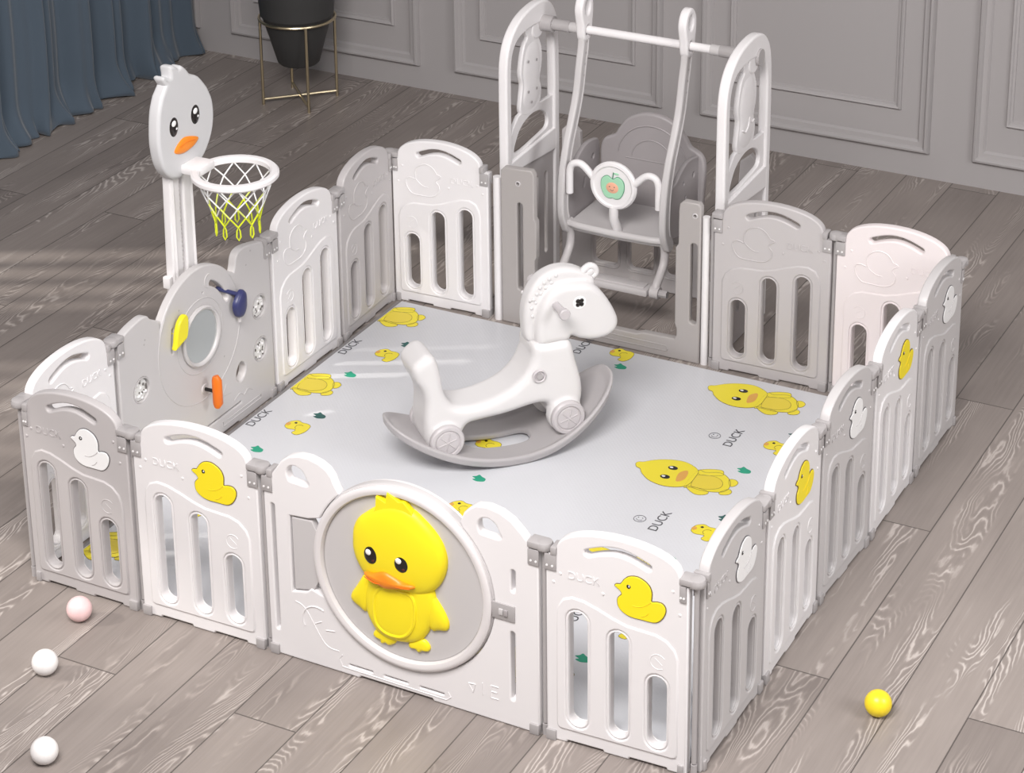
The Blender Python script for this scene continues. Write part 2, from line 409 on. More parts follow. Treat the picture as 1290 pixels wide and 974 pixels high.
BELLYP = rel([(1.3324, 1.2072), (1.3699, 1.2227), (1.3975, 1.2171), (1.4141, 1.1965), (1.414, 1.171), (1.3884, 1.1505), (1.3588, 1.1465), (1.340, 1.150)])
EYESP = rel([(1.2572, 1.2152), (1.2571, 1.1618)])
BEAKP = rel([(1.2834, 1.1956), (1.2958, 1.2181), (1.3057, 1.21), (1.3108, 1.1769), (1.3036, 1.1573), (1.2921, 1.1547)])
def big_duck_print():
    z = MZ; its = []
    its.append((flat(BODYP, z-.001, z+.0004), 'printyel'))
    for l in LIMBS: its += [(flat(l, z-.001, z+.0003), 'printyel'), (fstroke(catmull(l, 4), z+.0001, .0008, True), 'outline')]
    its.append((flat(BELLYP, z-.001, z+.0006), 'printbelly')); its.append((fstroke(catmull(BELLYP, 4), z+.0002, .0008, True), 'outline'))
    its.append((fstroke(catmull(BODYP, 4), z+.0001, .0009, True), 'outline'))
    its.append((flat(HEADP, z-.001, z+.0009), 'printyel')); its.append((fstroke(catmull(HEADP, 4), z+.0003, .0009, True), 'outline'))
    for ex, ey in EYESP:
        its.append((flat(circ(ex, ey, .014, 20, .0105), z, z+.0013, False), 'black'))
        its.append((flat(circ(ex-.005, ey+.001, .0055, 12, .004), z, z+.0016, False), 'eyewhite'))
    its.append((flat(BEAKP, z, z+.0013), 'printbeak')); return its
SM = [(a-1.4668, b-.9366) for a, b in [(1.4319, 0.9366), (1.4344, 0.9588), (1.4523, 0.9738), (1.4701, 0.9677), (1.4883, 0.9679), (1.503, 0.958), (1.5060, 0.925), (1.4935, 0.8994), (1.4734, 0.904), (1.4746, 0.9223), (1.4515, 0.9196), (1.4385, 0.925)]]
def small_duck_print():
    z = MZ
    return [(flat(SM, z-.001, z+.0004), 'printyel'), (fstroke(catmull(SM, 4), z+.0001, .0008, True), 'outline'),
            (flat(circ(-.013, .022, .0045, 10), z, z+.0009, False), 'black'), (flat(circ(-.030, .008, .007, 12, .009), z, z+.0008, False), 'printbeak'),
            (fstroke(arc(.010, .004, .013, 60, 250, 10), z+.0003, .0008), 'outline')]
LEAF = [(a-1.436, b-1.286) for a, b in [(1.4189, 1.2862), (1.4280, 1.2935), (1.4325, 1.3028), (1.444, 1.296), (1.4584, 1.2897), (1.4607, 1.2765), (1.450, 1.270), (1.439, 1.2682), (1.4258, 1.2734), (1.432, 1.280)]]
LEAF = [(a-.003, b+.003) for a, b in LEAF]
def leaf_print(m): return [(flat(LEAF, MZ-.001, MZ+.0005), m)]
def proto(name, items): me = join(items); me.name = name; return me
P_big = proto('duck_print', big_duck_print()); P_small = proto('duckling_print', small_duck_print())
P_leaf = proto('leaf_print', leaf_print('green')); P_dleaf = proto('leaf_print_dark', leaf_print('dgreen'))
P_txt = proto('duck_lettering', [(text('DUCK', 0.038, .0004, Matrix.Translation((0, 0, MZ+.0003)) @ Matrix.Rotation(PI/2, 4, 'Z')), 'ink')])
def face_print():
    z = MZ+.0003
    its = [(fstroke(circ(0, 0, .0165, 24), z, .0009, True), 'ink'), (fstroke(arc(0, 0, .009, 200, 340, 8), z, .0008), 'ink')]
    for s in (-1, 1): its.append((flat(circ(s*.006, .005, .002, 8), z, z+.0004, False), 'ink'))
    return its
P_face = proto('face_print', face_print())
def lay(me, name, x, y, lbl=None):
    if not (MX0+.014 < x < MX1-.03 and MY0+.03 < y < MY1-.02): return
    o = bpy.data.objects.new(name, me); C.objects.link(o); o.location = (x, y, 0); o.parent = mt
    if lbl: o['label'] = lbl
for c, (dx, dy) in enumerate(((0, 0), (-.634, .326), (-1.272, .005))):
    for k in range(-3, 4):
        yy = dy+.5065*k
        bx = 1.30+dx; by = 1.19+yy
        lay(P_small, 'duckling_print', 1.467+dx, .942+yy)
        if c != 1:
            if MX0+.16 < bx and MY0+.09 < by < MY1-.07: lay(P_big, 'duck_print', bx, by)
            lay(P_leaf, 'leaf_print', 1.436+dx, 1.290+yy)
            lay(P_dleaf, 'leaf_print', 1.490+dx, 1.030+yy, 'dark green leaf print')
        if c != 1 or .942+yy > 1.5:
            lay(P_txt, 'lettering', max(1.342+dx, .0665), .942+yy, 'dark lettering reading DUCK')
            if c != 2: lay(P_face, 'face_print', 1.288+dx, .930+yy)
for x, y in ((.802, .924), (.865, 1.702), (.83, .42)): lay(P_leaf, 'leaf_print', x, y)
for x, y in ((.727, 1.585), (.735, 1.098), (.73, .59)): lay(P_small, 'duckling_print', x, y)

def clip_print(yc):
    """the ducks of the left row, cut by the mat's edge"""
    x0 = MX0+.006; dx = 1.30-1.272
    def cut(poly):
        q = [(a+dx, b) for a, b in poly]; out = []
        for i in range(len(q)):
            a, b = q[i-1], q[i]
            if (a[0] >= x0) != (b[0] >= x0):
                t = (x0-a[0])/(b[0]-a[0]); out.append((x0, a[1]+t*(b[1]-a[1])))
            if b[0] >= x0: out.append(b)
        return out
    z = MZ; its = []
    hp = cut(catmull(HEADP, 4)); bp = cut(catmull(BODYP, 4))
    if len(bp) > 3: its.append((flat(bp, z-.001, z+.0004, False), 'printyel'))
    if len(hp) > 3: its.append((flat(hp, z-.001, z+.0009, False), 'printyel'))
    for l in LIMBS:
        q = cut(catmull(l, 4))
        if len(q) > 3: its += [(flat(q, z-.001, z+.0003, False), 'printyel'), (fstroke(q, z+.0001, .0008, True), 'outline')]
    q = cut(catmull(BELLYP, 4)); its += [(flat(q, z-.001, z+.0006, False), 'printbelly'), (fstroke(q, z+.0002, .0008, True), 'outline')]
    its.append((fstroke(bp, z+.0001, .0009, True), 'outline'))
    return its
P_cut = proto('duck_print', clip_print(0))
for k in range(-2, 2):
    yy = 1.19+.005+.5065*k
    if MY0+.08 < yy < MY1-.06:
        o = bpy.data.objects.new('duck_print', P_cut); C.objects.link(o); o.location = (0, yy, 0); o.parent = mt

# ================================================================== FENCE
HJ = 0.500
S = 0.37
J = {k: (v[0]*S, v[1]*S) for k, v in dict(F0=(.012, -.011), F1=(.95, -.018), F2=(1.973, -.014), F3=(4.015, -.038), R0=(5.005, -.008),
     R1=(5.001, 1.024), R2=(4.978, 2.049), R3=(5.009, 2.992), R4=(4.996, 3.986), R5=(5.005, 4.991), B3=(3.99, 5.023), B2=(2.965, 5.002),
     B1=(.962, 5.01), B0=(-.003, 4.979), L3=(.035, 4.016), L2=(.027, 3.02), L1=(.027, .998)).items()}
DUCKP = [(0.1804, 0.4571), (0.1853, 0.4618), (0.1943, 0.4639), (0.2018, 0.4755), (0.2114, 0.4854), (0.2224, 0.4902), (0.2348, 0.4917), (0.2459, 0.4886), (0.2569, 0.4823), (0.2652, 0.4731), (0.2695, 0.4598), (0.269, 0.4452), (0.2697, 0.4374), (0.282, 0.4402), (0.2944, 0.4394), (0.302, 0.4314), (0.3028, 0.42), (0.2975, 0.4054), (0.2881, 0.3932), (0.2772, 0.3871), (0.2634, 0.386), (0.2441, 0.3862), (0.2261, 0.3861), (0.2108, 0.389), (0.1982, 0.3956), (0.1898, 0.4049), (0.1869, 0.4173), (0.1889, 0.4281), (0.1972, 0.4385), (0.1944, 0.4464), (0.1867, 0.4523)]
DUCKP = [(a-.001, b-.006) for a, b in DUCKP]
T = 0.013    # half thickness of a board
def clip_half(its, R, x0, corner=False):
    """the arm of a connector that grips the end of one board, running along +x of R"""
    its.append((xf(box(x0, .036, -T-.006, T+.006, HJ-.0105 if x0 > .01 else HJ-.006, HJ+.010, .003), R), 'clip'))
    for sgn in (-1, 1):
        y0 = sgn*(T+.0045); y1 = sgn*(T+.0002)
        its.append((xf(box(.0190 if corner else .0065, .035, min(y0, y1), max(y0, y1), HJ-.050, HJ-.0095, .0015), R), 'clip'))
        for q in ((.0240, .0310) if corner else (.0135, .0265)):
            d = lathe([(.0001, 0), (.0028, 0), (.0028, .0012), (0, .0014)], 10, 'Y')
            if sgn > 0: d.transform(Matrix.Rotation(PI, 4, 'Z'))
            d.transform(Matrix.Translation((q, y0, HJ-.038))); d.transform(R); its.append((d, 'dot'))
def add_hinges(root, w, ca=False, cb=False, knob=True):
    """ca / cb: whether the start / the end of the board meets its neighbour at a right angle"""
    its = []; clip_half(its, Matrix.Translation((w, 0, 0)) @ Matrix.Rotation(PI, 4, 'Z'), .002, cb)
    if knob: its.append((xf(lathe([(0.0001, 0), (.019, 0), (.0205, .002), (.0205, .012), (.018, .0175), (.012, .0195), (0, .020)], 24), Matrix.Translation((w, 0, HJ-.008))), 'clip'))
    its.append((xf(lathe([(0.0001, 0), (.006, 0), (.006, .46), (0, .46)], 12), Matrix.Translation((w, 0, HJ-.468))), 'clip'))
    part('hinge_clip', its, root)
    its = []; clip_half(its, Matrix.Identity(4), .0212, ca); part('hinge_clip', its, root)
    part('foot_clip', [(box(w-.034, w-(.0195 if cb else .0085), -T-.006, T+.006, 0, .028, .003), 'clip'), (xf(lathe([(.0001, 0), (.0075, 0), (.0075, .028), (0, .028)], 20), Matrix.Translation((w, 0, 0))), 'clip')], root)
    part('foot_clip', [(box(.0195 if ca else .0085, .034, -T-.006, T+.006, 0, .028, .003), 'clip')], root)
CORN = ('F0', 'R0', 'R5', 'B0')
def panel_outline(w, ca=False, cb=False):
    k = w/.37; g = .0138 if ca else .0085; ge = .0138 if cb else .0085
    pts = [(g, .008), (.045, .008), (.045, .0), (g+.01, 0)][:1]
    bot = [(g, .001), (.06*k, .001), (.063*k, .007), (.15*k, .007), (.153*k, .001), (.215*k, .001), (.218*k, .007), (.307*k, .007), (.31*k, .001), (w-ge, .001)]
    top = [(w-ge, HJ-.012), (w-.030, HJ-.009), (w-.034, HJ+.001)] + [(w/2+(w/2-.030)*math.cos(a)*.975, HJ+.001+.066*math.sin(a)**.85) for a in [PI*i/24 for i in range(1, 24)]] + [(.034, HJ+.001), (.030, HJ-.009), (g, HJ-.012)]
    return bot+top
def scal(l, k): return [(a*k, b) for a, b in l]
def playpen_panel(a, b, col, duck, label, emb=True):
    (ax, ay), (bx, by) = J[a], J[b]
    w = math.hypot(bx-ax, by-ay); rz = math.atan2(by-ay, bx-ax); k = w/.37
    root = thing('playpen_fence', label, 'playpen fence', (ax, ay, 0), rz, 'slotted sections of the playpen fence')
    slots = [(.089, .055, .357), (.190, .055, .332), (.284, .055, .243)]
    handle = band([(x*k, .514+.020*math.sin(PI*(x-.112)/.146)) for x in [.112+.146*i/12 for i in range(13)]], .017)
    sl = [slot(c*k, z0, z1, .0225) for c, z0, z1 in slots]
    its = [(plate([panel_outline(w, a in CORN, b in CORN), handle]+sl, -T, T, .0045, 3), col)]
    inset = [(.036, .050), (.036, .335), (.040, .362), (.052, .382), (.075, .392), (.105, .389), (.140, .378), (.175, .364), (.210, .354), (.245, .352), (.280, .350), (.305, .341), (.325, .322), (.334, .298), (.334, .050), (.331, .041), (.322, .038), (.048, .038), (.039, .041)]
    ins = scal(inset, k); sl2 = [slot(c*k, z0-.007, z1+.007, .0300) for c, z0, z1 in slots]
    for s in (-1, 1):
        y0, y1 = (-T-.0035, -T+.004) if s < 0 else (T-.004, T+.0035)
        its.append((plate([ins]+sl2, y0, y1, .0034, 2), col))
        yy = s*(T+.0002)
        its.append((stroke(ins, yy, .0012, True), col))
        for c, z0, z1 in slots: its.append((stroke(slot(c*k, z0-.002, z1+.002, .0255), s*(T+.0002), .0022, True), col))
        its.append((stroke(arc(.286*k, .283, .019, 35, 305, 14), s*(T+.0035), .0012), col))
        its.append((stroke([(.279*k, .291), (.296*k, .277)], s*(T+.0035), .0009), col))
        for q in ((.030, .462), (.045, .445), (.318, .470), (.150, .420), (.335, .415), (.345, .452), (.028, .420)):
            its.append((xf(lathe([(.0001, 0), (.0042, 0), (.003, .0016), (0, .002)], 10, 'Y'), Matrix.Translation((q[0]*k, -T, q[1])) if s < 0 else Matrix.Translation((q[0]*k, T, q[1])) @ Matrix.Rotation(PI, 4, 'Z')), col))
    # embossed duck outline and word on the inner face
    dk = [(a_*k, b_) for a_, b_ in DUCKP]
    cx = sum(p[0] for p in dk)/len(dk); cz = sum(p[1] for p in dk)/len(dk)
    its.append((stroke(catmull([(cx+(p[0]-cx)*1.05, cz+(p[1]-cz)*1.02) for p in dk], 3), T+.0004, .0017, True), col))
    its.append((stroke([(a_*k, b_) for a_, b_ in catmull([(0.2234, 0.410), (0.240, 0.411), (0.2575, 0.421), (0.268, 0.432)], 4, False)], T+.0004, .0015), col))
    part('panel_board', its, root)
    w4 = Matrix.Translation((.102*k, -T-.0004, .446)) @ Matrix.Rotation(PI/2, 4, 'X')
    w5 = Matrix.Translation((.102*k, T+.0004, .446)) @ Matrix.Rotation(PI, 4, 'Z') @ Matrix.Rotation(PI/2, 4, 'X')
    for w_ in (w4, w5): part('lettering', [(text('DUCK', .028, .0009, w_), col)], root, 'raised lettering reading DUCK')
    dc = 'yellow' if duck == 'yellow' else 'eyewhite'
    yd = -T
    its = [(plate([catmull(dk, 3)], yd-.0035, yd+.001, .0016, 2), dc)]
    its.append((stroke(catmull(dk, 3), yd-.0006, .0017, True), 'outline' if duck == 'yellow' else 'greyline'))
    its.append((stroke([(a_*k, b_) for a_, b_ in catmull([(0.2234, 0.411), (0.240, 0.412), (0.2575, 0.4215), (0.267, 0.431)], 4, False)], yd-.0032, .0013), 'belly' if duck == 'yellow' else 'lgrey'))
    its.append((stroke([(a_*k, b_) for a_, b_ in catmull([(0.2622, 0.402), (0.254, 0.393), (0.2444, 0.389)], 4, False)], yd-.0032, .0013), 'belly' if duck == 'yellow' else 'lgrey'))
    em = part('duck_emblem', its, root, '%s duck badge facing left' % duck)
    part('eye', [(xf(lathe([(.0001, 0), (.0056, 0), (.004, .0018), (0, .002)], 12, 'Y'), Matrix.Translation((.2134*k, yd-.0030, .457))), 'black'),
                 (xf(lathe([(.0001, 0), (.0021, 0), (0, .001)], 8, 'Y'), Matrix.Translation((.2150*k, yd-.0048, .4580))), 'eyewhite')], em)
    return root, w, rz
ring = ['F0', 'F1', 'F2', 'F3', 'R0', 'R1', 'R2', 'R3', 'R4', 'R5', 'B3', 'B2', 'B1', 'B0', 'L3', 'L2', 'L1', 'F0', 'F1']
def dir2(a):
    i = ring.index(a); p, q, r = J[ring[i]], J[ring[i+1]], J[ring[i+2]]
    return math.atan2(r[1]-q[1], r[0]-q[0])-math.atan2(q[1]-p[1], q[0]-p[0])
specs = [('F0', 'F1', 'grey', 'white', 'grey slotted panel with white duck badge at the front left corner of the playpen'),
 ('F1', 'F2', 'white', 'yellow', 'white slotted panel with yellow duck badge between grey corner panel and round duck door'),
 ('F3', 'R0', 'white', 'yellow', 'white slotted panel with yellow duck badge right of the round duck door, at front corner'),
 ('R0', 'R1', 'lgrey', 'white', 'grey panel with white duck badge, nearest the camera on the right side, by front corner'),
 ('R1', 'R2', 'white', 'yellow', 'white panel with yellow duck badge, second from the front corner on the right side'),
 ('R2', 'R3', 'lgrey', 'white', 'grey panel with white duck badge, middle of the five on the right side'),
 ('R3', 'R4', 'white', 'yellow', 'white panel with yellow duck badge, fourth from the front corner on the right side'),
 ('R4', 'R5', 'lgrey', 'white', 'grey panel with white duck badge at the far back end of the right side'),
 ('R5', 'B3', 'pinkwhite', 'yellow', 'blush white panel with embossed duck at the back right corner, partly behind the right side'),
 ('B3', 'B2', 'grey', 'white', 'grey panel with embossed duck in the back row, directly right of the swing frame'),
 ('B1', 'B0', 'white', 'yellow', 'pale panel with embossed duck in the back row, left of the swing frame'),
 ('B0', 'L3', 'grey', 'white', 'pale grey panel at the far end of the left side, next to the back corner'),
 ('L3', 'L2', 'white', 'yellow', 'white slotted panel on the left side beside the grey activity board and under the hoop'),
 ('L1', 'F0', 'white', 'yellow', 'white panel on the left side between the activity board and the grey front corner panel')]
for a, b, col, dk, lb in specs:
    r, w, rz = playpen_panel(a, b, col, dk, lb); add_hinges(r, w, a in CORN, b in CORN, b != 'B2')

M['door'] = mat('door_rim_grey', (.72, .69, .69), .38)
# ------------------------------------------------------------------ gate with round duck door
(ax, ay), (bx, by) = J['F2'], J['F3']; w = math.hypot(bx-ax, by-ay); rz = math.atan2(by-ay, bx-ax)
gate = thing('playpen_gate', 'wide white playpen gate with a round grey door carrying a big yellow duck', 'playpen gate', (ax, ay, 0), rz)
CX, CZ, CR = .388, .313, .244
g = .0085
def on(a, r=CR): return (CX+r*math.cos(math.radians(a)), CZ+r*math.sin(math.radians(a)))
outl = [(g, .001), (.26, .001), (.265, .007), (.46, .007), (.465, .001), (w-g, .001), (w-g, HJ-.012), (w-.034, HJ-.009), (.720, .503), (.706, .520), (.680, .545), (.650, .560), (.618, .566), (.588, .562), (.573, .552), (.556, .535), (.550, .518)]
outl += [(.5455, .508)] + [on(a) for a in range(48, -156, -4)]
outl += [(.132, .212), (.120, .200), (.079, .190), (.079, .398), (.132, .402)] + [on(a) for a in (156, 152, 148, 144, 140, 136, 133)]
outl += [(.208, .518), (.203, .532), (.190, .548), (.168, .560), (.140, .567), (.112, .566), (.085, .558), (.062, .540), (.045, .515), (.036, .503), (.031, HJ-.009), (g, HJ-.012)]
def teardrop(cx, cz, m=1):
    return [(cx+m*a, cz+b) for a, b in catmull([(-.026, -.012), (-.030, .006), (-.022, .022), (-.004, .027), (.014, .018), (.024, .000), (.030, -.013), (.020, -.018), (0, -.017), (-.018, -.016)], 4)]
holes = [teardrop(.107, .508), teardrop(.622, .508), slot(.032, .070, .418, .005), slot(.681, .362, .420, .005), slot(.678, .072, .256, .0055)]
holes += [rrect(.232+q, .297+q, .027, .031, .0018) for q in (0, .098, .196)]
its = [(plate([outl]+holes, -T, T, .0045, 3), 'white')]
its.append((stroke([(.214, .052), (.205, .040), (.214, .020), (.50, .017), (.512, .028), (.505, .040)], -T-.0002, .0016), 'white'))
its.append((stroke(arc(.145, .125, .040, 60, 210, 14), -T-.0002, .0022), 'white'))
its.append((stroke([(.140, .118), (.158, .128)], -T-.0002, .0018), 'white')); its.append((stroke([(.170, .108), (.195, .112)], -T-.0002, .0018), 'white'))
for (p, q) in (((.560, .083), (.572, .062)), ((.572, .062), (.578, .085)), ((.560, .083), (.578, .085)), ((.598, .062), (.598, .095)), ((.620, .062), (.620, .095)), ((.620, .095), (.640, .095)), ((.620, .079), (.636, .079)), ((.620, .062), (.640, .062))):
    its.append((stroke([p, q], -T-.0002, .0017), 'white'))
its.append((stroke(catmull([(.085, .165), (.115, .150), (.165, .070), (.205, .060)], 6, False), -T-.0002, .0015), 'white'))
part('gate_frame', its, gate)
its = [(box(.627, .686, -T-.004, -T+.002, .284, .326, .0015), 'clip'), (box(.646, .657, -T-.007, -T-.002, .297, .313, .001), 'lgrey'), (box(.659, .669, -T-.008, -T-.002, .297, .313, .001), 'seatshadegrey'), (box(.612, .622, -T-.006, -T+.004, .295, .318, .001), 'seatshadegrey')]
part('latch', its, gate, 'grey latch plate right of the round door')
disc = circ(CX, CZ, CR-.0012, 96)
tab = [(.084, .196), (.140, .208), (.160, .25), (.160, .36), (.140, .397), (.084, .393)]
its = [(plate([disc], -T+.002, T-.002, .004, 3), 'lgrey')]
its.append((xf(lathe([(.2365, 0), (.2395, 0), (.2395, .010), (.236, .0135), (.228, .0145), (.220, .012), (.2165, .006), (.2165, 0), (.2365, 0)], 96, 'Y'), Matrix.Translation((CX, -T+.003, CZ))), 'door'))
its.append((xf(lathe([(.2365, 0), (.2395, 0), (.2395, .010), (.236, .0135), (.228, .0145), (.220, .012), (.2165, .006), (.2165, 0), (.2365, 0)], 96, 'Y'), Matrix.Translation((CX, T-.003, CZ)) @ Matrix.Rotation(PI, 4, 'Z')), 'door'))
its.append((plate([tab], -T+.003, T-.003, .002, 2), 'lgrey'))
its.append((stroke(circ(CX, CZ, .2155, 96), -T+.0025, .0016, True), 'clip'))

part('round_door', its, gate, 'round grey door with a raised rim')
GH = [(0.2502, 0.3885), (0.2533, 0.4189), (0.2664, 0.4468), (0.2869, 0.4669), (0.3160, 0.4900), (0.3530, 0.5080), (0.3900, 0.5130), (0.4178, 0.5064), (0.4391, 0.4928), (0.4674, 0.4692), (0.4906, 0.4394), (0.5018, 0.4038), (0.4996, 0.3693), (0.4857, 0.3337), (0.4632, 0.3053), (0.4336, 0.2894), (0.3991, 0.282), (0.3645, 0.2796), (0.3325, 0.2829), (0.3054, 0.2926), (0.2785, 0.3074), (0.2597, 0.3368), (0.2512, 0.3642)]
TUFT = [(0.3080, 0.470), (0.3200, 0.4922), (0.3225, 0.5240), (0.3475, 0.5140), (0.3530, 0.5420), (0.3829, 0.5250), (0.3960, 0.5285), (0.418, 0.506), (0.42, 0.480), (.36, .44)]
GB = [(0.2836, 0.3088), (0.2870, 0.2908), (0.2778, 0.2474), (0.2797, 0.2028), (0.2936, 0.1716), (0.3105, 0.1513), (0.3402, 0.1399), (0.3801, 0.1428), (0.4201, 0.1562), (0.4455, 0.1863), (0.4611, 0.2207), (0.4718, 0.2585), (0.4631, 0.3103), (0.4337, 0.33), (0.37, 0.34), (0.31, 0.33)]
GWL = [(0.2782, 0.3003), (0.2560, .2640), (0.238, 0.2335), (0.2399, 0.2164), (0.2620, .203), (0.2795, 0.1977), (0.294, 0.252), (0.2904, 0.2908)]
GWR = [(0.4582, 0.2984), (0.4818, 0.2713), (0.4950, .250), (0.5027, 0.228), (0.4974, 0.2091), (0.4750, .203), (0.4557, 0.1992), (0.4373, 0.2435), (0.4383, 0.2834)]
GBEL = [(0.3149, 0.265), (0.3083, 0.2167), (0.317, 0.179), (0.346, 0.1623), (0.386, 0.1677), (0.4115, 0.1982), (0.42, 0.2385), (0.4138, 0.2813), (0.3793, 0.2904), (0.3396, 0.2878)]
GFL = [(0.3056, 0.1549), (0.2949, 0.1366), (0.3123, 0.1317), (0.317, 0.1204), (0.3322, 0.1264), (0.3396, 0.1216), (0.355, 0.1313), (0.3573, 0.1444), (0.3405, 0.1546)]
GFR = [(0.3962, 0.1503), (0.3928, 0.1335), (0.4101, 0.1337), (0.4194, 0.1264), (0.4319, 0.1352), (0.4468, 0.1371), (0.4496, 0.1525), (0.4303, 0.1668)]
GBK = [(0.2905, 0.3196), (0.3165, 0.3254), (0.3467, 0.3388), (0.3712, 0.3333), (0.3979, 0.3236), (0.4237, 0.3211), (0.4235, 0.3126), (0.3849, 0.3012), (0.3502, 0.2938), (0.3255, 0.2983), (0.3034, 0.3044)]
yb = -T+.002
its = [(puff(catmull(GB, 5), .020, yb, 8, power=.35, lift=.004), 'yellow')]
its.append((tube([(a, yb-.0165, b) for a, b in catmull([(p[0], p[1]) for p in GBEL], 5)], .0052, 8, True), 'yellow'))
its.append((puff(catmull(GBEL, 5), .0035, yb-.0180, 6, power=.4), 'yellow'))
DM = Matrix.Translation((.009, 0, 0))
fig = part('duck_figure', its, gate, 'bright yellow duck relief on the round door', M4=DM)
part('head', [(puff(catmull(GH, 5), .032, yb, 10, power=.40, lift=.006), 'yellow'), (plate([TUFT], yb-.017, yb, .0018, 2), 'yellow')], fig)
part('wing', [(puff(catmull(GWL, 4), .014, yb, 5, power=.45, lift=.003), 'yellow')], fig)
part('wing', [(puff(catmull(GWR, 4), .014, yb, 5, power=.45, lift=.003), 'yellow')], fig)
part('foot', [(puff(catmull(GFL, 3), .010, yb, 4, power=.4, lift=.003), 'yellow')], fig)
part('foot', [(puff(catmull(GFR, 3), .010, yb, 4, power=.4, lift=.003), 'yellow')], fig)
part('beak', [(puff(catmull(GBK, 4), .014, yb-.026, 6, power=.5, lift=.002), 'orange'), (stroke(catmull([(.297, .316), (.325, .306), (.355, .311), (.39, .312), (.420, .316)], 4, False), yb-.038, .0012), 'orangep')], fig, 'orange beak')
def eye_mesh(cx, cz, y, rx, rz, k=1):
    its = [(puff(circ(cx, cz, rx, 28, rz), .0035, y, 4), 'black')]
    its.append((puff(circ(cx-.25*rx, cz+.38*rz, rx*.42, 16, rz*.36), .0022, y-.0030, 3), 'eyewhite'))
    its.append((puff(circ(cx+.40*rx, cz-.52*rz, rx*.22, 12, rz*.14), .0010, y-.0026, 3), 'eyered'))
    return its
part('eye', eye_mesh(.3117, .3724, yb-.0295, .0180, .0225), fig, 'glossy black eye with white highlight')
part('eye', eye_mesh(.3935, .3715, yb-.0300, .0195, .0225), fig, 'glossy black eye with white highlight')
add_hinges(gate, w)
# ------------------------------------------------------------------ activity board
(ax, ay), (bx, by) = J['L2'], J['L1']; w = math.hypot(bx-ax, by-ay); rz = math.atan2(by-ay, bx-ax)
act = thing('activity_board', 'wide grey playpen board with mirror and coloured toy knobs on the left side', 'activity board', (ax, ay, 0), rz)
Y0 = ay
def U(y): return Y0-y            # world y on the board -> local x
DX, DZ, DR = U(.750), .353, .203
def onD(a): return (DX+DR*math.cos(math.radians(a)), DZ+DR*math.sin(math.radians(a)))
outl = [(.0085, .001), (.20, .001), (.205, .007), (.52, .007), (.525, .001), (w-.0085, .001), (w-.0085, HJ-.012), (w-.032, HJ-.009)]
outl += catmull([(w-.037, .503), (w-.075, .514), (w-.125, .520), (w-.150, .514), (w-.163, .500), (U(.572), .476)], 5, False)
outl += [onD(a) for a in range(26, 140, 4)]
outl += catmull([(U(.930), .472), (U(.936), .486), (U(.942), .508), (U(.957), .524), (U(.985), .528), (U(1.03), .520), (U(1.075), .508), (.037, .503)], 5, False)
outl += [(.032, HJ-.009), (.0085, HJ-.012)]
def cres(cx, cz, r, rot):
    p = arc(0, 0, r, -70, 70, 10)+[(a*1.0-.35*r, b) for a, b in arc(0, 0, r*.95, 70, -70, 10)]
    c, s_ = math.cos(rot), math.sin(rot)
    return [(cx+a*c-b*s_, cz+a*s_+b*c) for a, b in p]
win = [(U(.473), .314), (U(1.047), .314), (U(1.044), .180), (U(.525), .130)]
track = [(U(.745)-.152*math.cos(math.radians(a)), .353+.152*math.sin(math.radians(a))) for a in range(22, 66, 4)]
drop = catmull([(U(.94), .185), (U(.918), .165), (U(.916), .140), (U(.935), .126), (U(.958), .140), (U(.962), .165)], 4)
holes = [circ(a, b, .036, 28) for a, b in win]+[drop, band(track, .016), band([(U(.62), .36), (U(.627), .425)], .008), circ(U(.775), .475, .002, 8)]
holes += [rrect(U(.93), U(.76), .060, .0635, .0015)]
its = [(plate([outl]+holes, -T, T, .0045, 3), 'lgrey')]
for s in (-1, 1):
    yy = s*(T+.0002)
    its.append((stroke([(DX+.198*math.cos(math.radians(a)), DZ+.198*math.sin(math.radians(a))) for a in range(140, 401, 6)], yy, .0014), 'lgrey'))
    its.append((stroke(circ(DX, DZ, .110, 48), yy, .0014, True), 'lgrey'))
    its.append((stroke(arc(U(.805), .500, .020, -80, 100, 12), yy, .0018), 'lgrey'))
    its.append((stroke(catmull([(U(.99), .075), (U(.965), .088), (U(.945), .078), (U(.925), .092), (U(.895), .082)], 5, False), yy, .0016), 'lgrey'))
    its.append((stroke([(U(.835), .040), (U(1.03), .040), (U(1.03), .028), (U(.835), .028)], yy, .0014, True), 'lgrey'))
    its.append((stroke([(U(.86), .15), (U(.835), .12), (U(.88), .115)], yy, .0010), 'lgrey'))
for q in ((U(.99), .47), (U(.50), .452), (U(.495), .44), (U(.860), .24), (U(.660), .47), (U(1.015), .505)):
    its.append((xf(lathe([(.0001, 0), (.0030, 0), (0, .001)], 10, 'Y'), Matrix.Translation((q[0], T, q[1])) @ Matrix.Rotation(PI, 4, 'Z')), 'clip'))
part('board', its, act)
ringp = [(.085, 0), (.089, .002), (.089, .008), (.084, .012), (.079, .010), (.076, .004), (.076, 0), (.085, 0)]
its = []
for s in (0, PI): its.append((xf(lathe(ringp, 48, 'Y'), Matrix.Translation((DX, (-T if s == 0 else T)*.95, DZ)) @ Matrix.Rotation(s, 4, 'Z')), 'lgrey'))
part('mirror_frame', its, act)
part('mirror', [(plate([circ(DX, DZ, .0765, 48)], T-.001, T+.004, .001, 1), 'mirror')], act, 'round silvery mirror')
rng = random.Random(3)
